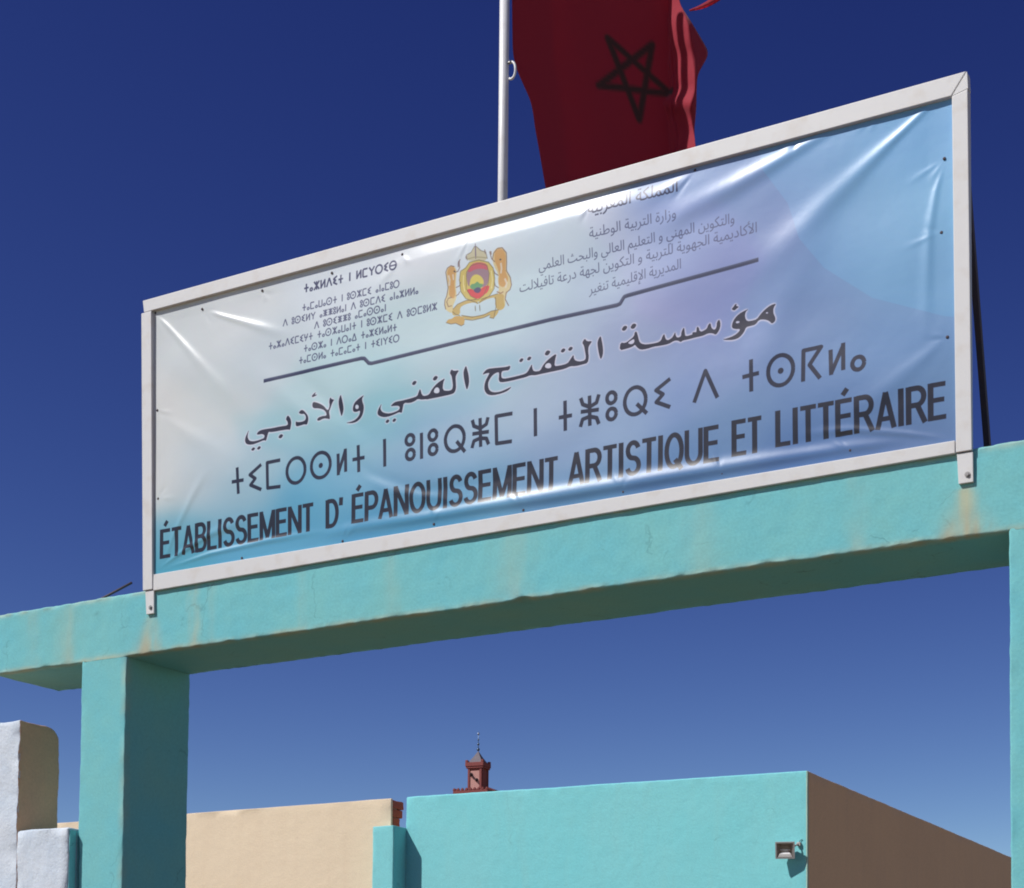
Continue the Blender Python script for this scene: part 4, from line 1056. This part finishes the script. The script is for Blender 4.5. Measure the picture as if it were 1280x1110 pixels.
rows = np.array(D_FLAG)            # (rows, 9 keys, 3)
nr = 110
ycoord = np.linspace(0, 1, len(rows)) * 0
ys_ = np.array([-80, 0, 25, 50, 63, 78, 90, 110, 125, 140, 160, 185, 260.])
yt = np.linspace(-80, 260, nr)
segn = [26, 26, 26, 26, 5, 4, 14, 6]
key = np.stack([np.stack([np.interp(yt, ys_, rows[:, k, c]) for c in range(3)], -1) for k in range(9)], 1)
kr = np.ones(5) / 5
for k in range(9):
    for c in range(3):
        v = np.pad(key[:, k, c], 2, mode='edge')
        key[:, k, c] = np.convolve(v, kr, 'valid')
cols = []
part_ = []
for s in range(8):
    for q in range(segn[s]):
        f = q / segn[s]
        cols.append(key[:, s] * (1 - f) + key[:, s + 1] * f)
        part_.append(s + f)
cols.append(key[:, 8])
part_.append(8.)
FG = np.stack(cols, 1)             # nr x nc x 3
nc = FG.shape[1]
part_ = np.array(part_)
nrm = np.array([.815, -.58, 0])
hh = np.hypot(FG[..., 0] - 2.80, FG[..., 1] - .33)
zz = FG[..., 2].copy()
# slow billow of the cloth + soft drape folds
amp = np.where(part_[None] < 4, np.sin(np.clip(part_[None] / 4, 0, 1) * math.pi), 0)
lb_ = np.clip(part_[None] / 1.7, 0, 1)
bil = -.035 * lb_ * lb_ * (3 - 2 * lb_) + amp * .004 * np.sin(hh * 11 + zz * 3)
FG = FG + bil[..., None] * nrm
for _ in range(1):                 # soften the fold creases
    FG[:, 1:-1] = FG[:, 1:-1] * .5 + (FG[:, :-2] + FG[:, 2:]) * .25
# star
sc_h, sc_z, R_ = .925, 7.906, .285
v5 = [(sc_h + R_ * math.cos(math.radians(-10 + 72 * k)), sc_z + R_ * math.sin(math.radians(-10 + 72 * k))) for k in range(5)]
dmin = np.full(hh.shape, 9.)
for k in range(5):
    a, b = np.array(v5[k]), np.array(v5[(k + 2) % 5])
    d = b - a
    t_ = np.clip(((hh - a[0]) * d[0] + (zz - a[1]) * d[1]) / (d @ d), 0, 1)
    dmin = np.minimum(dmin, np.hypot(hh - a[0] - d[0] * t_, zz - a[1] - d[1] * t_))
star = np.clip((.023 - dmin) / .018 + .5, 0, 1) * (part_[None] < 5.2)
fi = np.arange(nr * nc).reshape(nr, nc)
fq = np.stack([fi[:-1, :-1], fi[:-1, 1:], fi[1:, 1:], fi[1:, :-1]], -1).reshape(-1, 4)
fme = bpy.data.meshes.new('flag')
fme.from_pydata(FG.reshape(-1, 3).tolist(), [], fq.tolist())
fme.polygons.foreach_set('use_smooth', np.ones(len(fme.polygons), bool))
ca = fme.color_attributes.new('star', 'FLOAT_COLOR', 'POINT')
cc = np.stack([star.ravel()] * 3 + [np.ones(star.size)], -1).astype(np.float32)
ca.data.foreach_set('color', cc.ravel())
M_flag = bpy.data.materials.new('red_flag_cloth')
M_flag.use_nodes = True
t = M_flag.node_tree
L = t.links.new
p = t.nodes['Principled BSDF']
at = t.nodes.new('ShaderNodeAttribute')
at.attribute_name = 'star'
mx = t.nodes.new('ShaderNodeMix')
mx.data_type = 'RGBA'
mx.inputs[6].default_value = (.36, .034, .056, 1)
mx.inputs[7].default_value = (.10, .050, .042, 1)
p.inputs['Specular IOR Level'].default_value = .12
L(at.outputs['Fac'], mx.inputs[0])
L(mx.outputs[2], p.inputs['Base Color'])
p.inputs['Roughness'].default_value = .7
p.inputs['Sheen Weight'].default_value = .3
p.inputs['Sheen Roughness'].default_value = .4
tr = t.nodes.new('ShaderNodeBsdfTranslucent')
mt = t.nodes.new('ShaderNodeMix')
mt.data_type = 'RGBA'
mt.inputs[6].default_value = (.85, .02, .035, 1)
mt.inputs[7].default_value = (.06, .03, .02, 1)
L(at.outputs['Fac'], mt.inputs[0])
L(mt.outputs[2], tr.inputs['Color'])
ms = t.nodes.new('ShaderNodeMixShader')
ms.inputs[0].default_value = .26
L(p.outputs[0], ms.inputs[1])
L(tr.outputs[0], ms.inputs[2])
L(ms.outputs[0], t.nodes['Material Output'].inputs['Surface'])
wv = t.nodes.new('ShaderNodeTexNoise')
wv.inputs['Scale'].default_value = 14
tcf = t.nodes.new('ShaderNodeTexCoord')
L(tcf.outputs['Object'], wv.inputs['Vector'])
bf = t.nodes.new('ShaderNodeBump')
bf.inputs['Strength'].default_value = .15
bf.inputs['Distance'].default_value = .02
L(wv.outputs['Fac'], bf.inputs['Height'])
L(bf.outputs[0], p.inputs['Normal'])
flag = thing('flag', 'drooping dark red flag with green star outline, flying from the white pole', 'flag')
fo = link('cloth', fme, M_flag, flag)
so = fo.modifiers.new('thickness', 'SOLIDIFY')
so.thickness = .0015
# loose strip at the fly corner
bm = bmesh.new()
A_, B_ = Vector((3.313, 1.955, 8.822)), Vector((3.47, 2.32, 9.16))
prev = None
for k in range(9):
    f = k / 8
    c0 = A_.lerp(B_, f) + Vector((0, 0, -.035 * math.sin(f * 3.1)))
    hw = .006 + .05 * f
    up_ = Vector((.05, .02, 1)).normalized() * hw
    a_, b_ = bm.verts.new(c0 + up_), bm.verts.new(c0 - up_ + Vector((.02, -.02, 0)) * f)
    if prev:
        bm.faces.new([prev[0], a_, b_, prev[1]])
    prev = (a_, b_)
fs = link('fly_corner', bm_mesh(bm, 'fly_corner', True), M_flag, flag)
so = fs.modifiers.new('thickness', 'SOLIDIFY')
so.thickness = .002

# ================================================================= rod on the beam
link('steel_rod', tube([(-.95, .30, 4.62), (-.6, .30, 4.718), (-.25, .30, 4.815)], .009, 8, 'steel_rod'), M_rust, None,
     label='short dark steel rod sticking up from the left end of the gateway beam', category='rod')

# ================================================================= white wall on the left
ww = thing('boundary_wall', 'whitewashed wall stepping down beside the left gateway pillar', 'wall')


def roundback(p):
    # upper block: worn, rounded back top corner
    cy, cz, R = .300 - .10, 3.822 - .10, .10
    if p.y > cy and p.z > cz:
        d = Vector((0, p.y - cy, p.z - cz))
        m = max(abs(d.y), abs(d.z))
        if m > 1e-6:
            k = m / d.length
            p.y = cy + d.y * (k * 1.0)
            p.z = cz + d.z * (k * 1.0)
    return p


up_me = rough_box((-4.0, -.08, 0), (-.92, .300, 3.822), r=.010, amp=.007, freq=5, name='upper_block', deform=roundback, steps=(.08, .02, .025))
up_me.materials.append(M_white)
up_me.materials.append(M_cement)
for f in up_me.polygons:
    if f.center.x > -.928 and f.normal.x > .6:
        f.material_index = 1
    elif f.center.y > -.05 and f.normal.y > -.5:
        f.material_index = 1
link('upper_block', up_me, [], ww, label='taller white block with bare brown cement end')
lo_me = rough_box((-.93, -.076, 0), (-.428, .298, 3.036), r=.014, amp=.007, freq=4, name='lower_block', steps=(.06, .04, .05))
link('lower_block', lo_me, M_white, ww)
link('painted_end', rough_box((-.4325, -.066, 0), (-.4225, -.004, 3.018), r=.002, amp=.002, name='painted_end', steps=(.01, .03, .05)), M_bld, ww,
     label='turquoise painted end of the lower wall')
link('painted_end', rough_box((-.4335, .004, 0), (-.4245, .285, 3.018), r=.002, amp=.001, name='painted_end', steps=(.01, .03, .05)), M_bld, ww)

# ================================================================= main building
yb = .0129
RB = Matrix.Translation((2.677, 6.015, 0)) @ Matrix.Rotation(yb, 4, 'Z')
bld = thing('flat_roofed_building', 'low flat roofed building with turquoise front and cream side wall', 'building')


def place(me):
    me.transform(RB)
    return me


def topslope(p):
    if p.z > 4.0:
        p.z += -.0068 * (p.x) * ((p.z - 4.0) / .09)
    return p


link('front_wall', place(rough_box((-4.40, 0, 0), (0, .034, 4.09), r=.014, amp=.004, freq=1.5, name='front_wall', steps=(.06, .08, .06), deform=topslope)), M_bld, bld)
link('side_wall', place(rough_box((-.22, .036, 0), (.001, 12, 4.088), r=.012, amp=.004, freq=1.5, name='side_wall', steps=(.08, .09, .09))), M_side, bld)
link('side_wall', place(rough_box((-4.40, .036, 0), (-4.18, 12, 4.088), r=.012, amp=.004, freq=1.5, name='side_wall', steps=(.2, .3, .3))), M_cream, bld)
link('back_wall', place(rough_box((-4.40, 12.0, 0), (0, 12.2, 4.088), r=.012, amp=.004, name='back_wall', steps=(.3, .1, .3))), M_cream, bld)
link('roof', place(box(-4.178, -.222, .222, 11.99, 3.75, 3.85, 0, 'roof')), M_roof, bld)
link('corner_trim', place(rough_box((-.010, -.003, 0), (.004, .026, 4.086), r=.003, amp=.0015, freq=5, name='corner_trim', steps=(.01, .01, .05))), M_trim, bld)

# pier in front of the left corner
pier = rough_box((-1.977, 5.72, 0), (-1.716, 5.975, 3.795), r=.010, amp=.003, freq=2, name='pier', steps=(.05, .05, .06))
link('corner_pier', pier, M_bld, bld, label='turquoise pier standing forward at the left corner')

# ================================================================= cream wall behind
cw = thing('cream_wall', 'long cream rendered wall left of the turquoise building, its end left as bare brick', 'wall')


def cws(p):
    if p.z > 3.9:
        p.z += -.002 * (p.x + 1.8)
    return p


link('wall_face', rough_box((-16, 5.95, 0), (-1.909, 5.98, 4.115), r=.006, amp=.003, freq=1.5, name='wall_face', steps=(.15, .01, .08), deform=cws), M_cream, cw)
link('wall_core', rough_box((-16, 5.982, 0), (-1.925, 6.09, 4.095), r=.01, amp=.004, freq=3, name='wall_core', steps=(.2, .04, .08), deform=cws), M_mort, cw)
for z0, y1 in zip((3.640, 3.735, 3.830, 3.925, 4.020), (6.13, 6.11, 6.12, 6.17, 6.19)):
    link('brick', rough_box((-2.1, 5.984, z0), (-1.904 + random.uniform(-.008, .004), y1, z0 + .084), r=.008, amp=.006, freq=14, name='brick', steps=(.05, .03, .03)), M_brick, cw)

# ================================================================= floodlight
fl = thing('floodlight', 'small grey square floodlight on the turquoise front wall near its corner', 'floodlight')
FC = Vector((2.500, 5.925, 3.357))
tilt = Matrix.Translation(FC) @ Matrix.Rotation(math.radians(17), 4, 'Z') @ Matrix.Rotation(math.radians(14), 4, 'X')


def tr_link(name, me, m, **k):
    me.transform(tilt)
    return link(name, me, m, fl, **k)


# shell: open box, front at y=-.03
def shell():
    bm = bmesh.new()
    o = [(-.088, -.078), (.088, -.078), (.088, .078), (-.088, .078)]
    i = [(-.076, -.066), (.076, -.066), (.076, .066), (-.076, .066)]
    bk = [(-.045, -.030), (.045, -.030), (.045, .035), (-.045, .035)]
    V = lambda l, y: [bm.verts.new((a, y, b)) for a, b in l]
    A, Bi, Cb, D, Eo = V(o, -.035), V(i, -.035), V(bk, .018), V(o, -.018), V([(a * .6, b * .6) for a, b in o], .04)
    for P, Q in ((Bi, A), (A, D), (D, Eo)):
        for k in range(4):
            bm.faces.new([P[k], P[(k + 1) % 4], Q[(k + 1) % 4], Q[k]])
    bm.faces.new(Eo)
    return bm_mesh(bm, 'housing')


tr_link('housing', shell(), M_grey)
bm = bmesh.new()
i = [(-.076, -.066), (.076, -.066), (.076, .066), (-.076, .066)]
bk = [(-.040, -.022), (.040, -.022), (.040, .030), (-.040, .030)]
A = [bm.verts.new((a, -.034, b)) for a, b in i]
Bk = [bm.verts.new((a, .014, b)) for a, b in bk]
for k in range(4):
    bm.faces.new([A[k], A[(k + 1) % 4], Bk[(k + 1) % 4], Bk[k]])
bm.faces.new(Bk)
tr_link('reflector', bm_mesh(bm, 'reflector'), M_refl)
tr_link('lit_lower_reflector', hexa([(-.066, -.032, -.063), (.066, -.032, -.063), (.030, .010, -.024), (-.030, .010, -.024), (-.052, -.031, -.034), (.052, -.031, -.034), (.026, .010, -.012), (-.026, .010, -.012)], .002, 'lit_lower_reflector'), M_tube)  # white wedge added: sunlit bottom of the grey reflector, put into the colour
tr_link('lamp_tube', tube([(-.045, -.008, 0), (.045, -.008, 0)], .006, 10, 'lamp_tube'), M_tube)
tr_link('glass', box(-.0765, .0765, -.0375, -.0355, -.0665, .0665, 0, 'glass'), M_glass)
link('mounting_box', box(2.585, 2.622, 5.985, 6.012, 3.395, 3.430, .005, 'mounting_box'), M_grey, fl)
link('bracket', tube([(2.60, 5.985, 3.41), (2.59, 5.96, 3.40), (2.565, 5.94, 3.375)], .008, 8, 'bracket'), M_grey, fl)
link('cable', tube([(2.605, 6.0, 3.43), (2.618, 6.006, 3.45), (2.635, 6.008, 3.455)], .003, 6, 'cable'), M_dark, fl)

# ================================================================= far minaret
mn = thing('minaret', 'distant terracotta mosque tower with small lantern top and ball finial', 'minaret')
MC = Vector((-85.0, 141.6, 0))
ma_ = math.radians(8)
RM = Matrix.Translation(MC) @ Matrix.Rotation(ma_, 4, 'Z')


def mlink(name, me, m, **k):
    me.transform(RM)
    return link(name, me, m, mn, **k)


mlink('shaft', box(-2.0, 2.0, -2.0, 2.0, 0, 27.75, .05, 'shaft'), M_tower)
for sx in range(-4, 5):
    for s2, ax_ in ((-1, 0), (1, 0), (-1, 1), (1, 1)):
        if ax_ == 1 and abs(sx) == 4:
            continue
        cx, cy = (sx * .47, s2 * 1.9) if ax_ == 0 else (s2 * 1.9, sx * .47)
        bm = bmesh.new()
        zb = 27.752
        for h0, h1, ww_ in ((0, .14, .13), (.14, .24, .07)):
            bmesh.ops.create_cube(bm, size=1, matrix=Matrix.Translation((cx, cy, zb + (h0 + h1) / 2)) @ Matrix.Diagonal((ww_ * 2, ww_ * 2, h1 - h0, 1)))
        mlink('merlon', bm_mesh(bm, 'merlon'), M_tower)
mlink('lantern', box(-.80, .80, -.80, .80, 27.75, 30.25, .03, 'lantern'), M_tower)
# recessed panel framed on each visible face, pale only in front
for rot in (0, math.pi / 2):
    me = box(-.52, .52, -.835, -.803, 28.0, 29.95, 0, 'wall_panel')
    me.transform(Matrix.Rotation(rot, 4, 'Z'))
    mlink('wall_panel', me, M_tower if rot else M_panel)  # right face's shade painted in with the darker tower colour
    for bxs in ((-.80, -.56, 27.76, 30.2), (.56, .80, 27.76, 30.2)):
        me = box(bxs[0], bxs[1], -.90, -.803, bxs[2], bxs[3], .01, 'corner_strip')
        me.transform(Matrix.Rotation(rot, 4, 'Z'))
        mlink('corner_strip', me, M_tower)
mlink('cornice', box(-.98, .98, -.98, .98, 30.22, 30.42, .03, 'cornice'), M_tower)
mlink('parapet', box(-1.05, 1.05, -1.05, 1.05, 30.42, 30.85, .04, 'parapet'), M_tower)
for a in (-1, 1):
    for b in (-1, 1):
        me = box(a * .90 - .14, a * .90 + .14, b * .90 - .14, b * .90 + .14, 30.852, 31.10, .03, 'corner_merlon')
        mlink('corner_merlon', me, M_tower)
bm = bmesh.new()
prof = [(.88, 30.8), (.62, 31.15), (.36, 31.55), (.14, 31.95), (.03, 32.15)]
rg = [[bm.verts.new((r * a, r * b, z)) for a, b in ((-1, -1), (1, -1), (1, 1), (-1, 1))] for r, z in prof]
for A, B in zip(rg, rg[1:]):
    for k in range(4):
        bm.faces.new([A[k], A[(k + 1) % 4], B[(k + 1) % 4], B[k]])
bm.faces.new(rg[-1])
mlink('spire_roof', bm_mesh(bm, 'spire_roof'), M_slate)
mlink('finial_rod', tube([(0, 0, 32.1), (0, 0, 34.25)], .035, 8, 'finial_rod'), M_gilt)
for z, r in ((32.35, .17), (32.92, .13), (33.42, .10)):
    prof = [(max(.01, r * math.sin(a)), -r * math.cos(a) + z) for a in np.linspace(.1, math.pi - .1, 8)]
    mlink('finial_ball', lathe(prof, (0, 0, 0), 12, 'finial_ball'), M_gilt)
z, r = 34.05, .13
prof = [(max(.01, r * math.sin(a)), -r * math.cos(a) + z) for a in np.linspace(.1, math.pi - .1, 8)]
mlink('finial_ball', lathe(prof, (0, 0, 0), 12, 'finial_ball'), M_silver, label='pale shiny top ball')
for x, z, s in ((-.42, 29.55, 1), (.22, 28.95, 1)):
    bm = bmesh.new()
    bmesh.ops.create_cone(bm, cap_ends=True, segments=12, radius1=.20, radius2=.06, depth=.35,
                          matrix=Matrix.Translation((x, -1.02, z)) @ Matrix.Rotation(math.pi / 2, 4, 'X') @ Matrix.Rotation(math.pi, 4, 'X') @ Matrix.Rotation(math.pi, 4, 'X'))
    mlink('loudspeaker', bm_mesh(bm, 'loudspeaker'), M_dark)
mlink('speaker_bar', tube([(-.55, -.93, 29.6), (-.3, -.93, 29.5), (.3, -.93, 28.85)], .05, 6, 'speaker_bar'), M_dark)
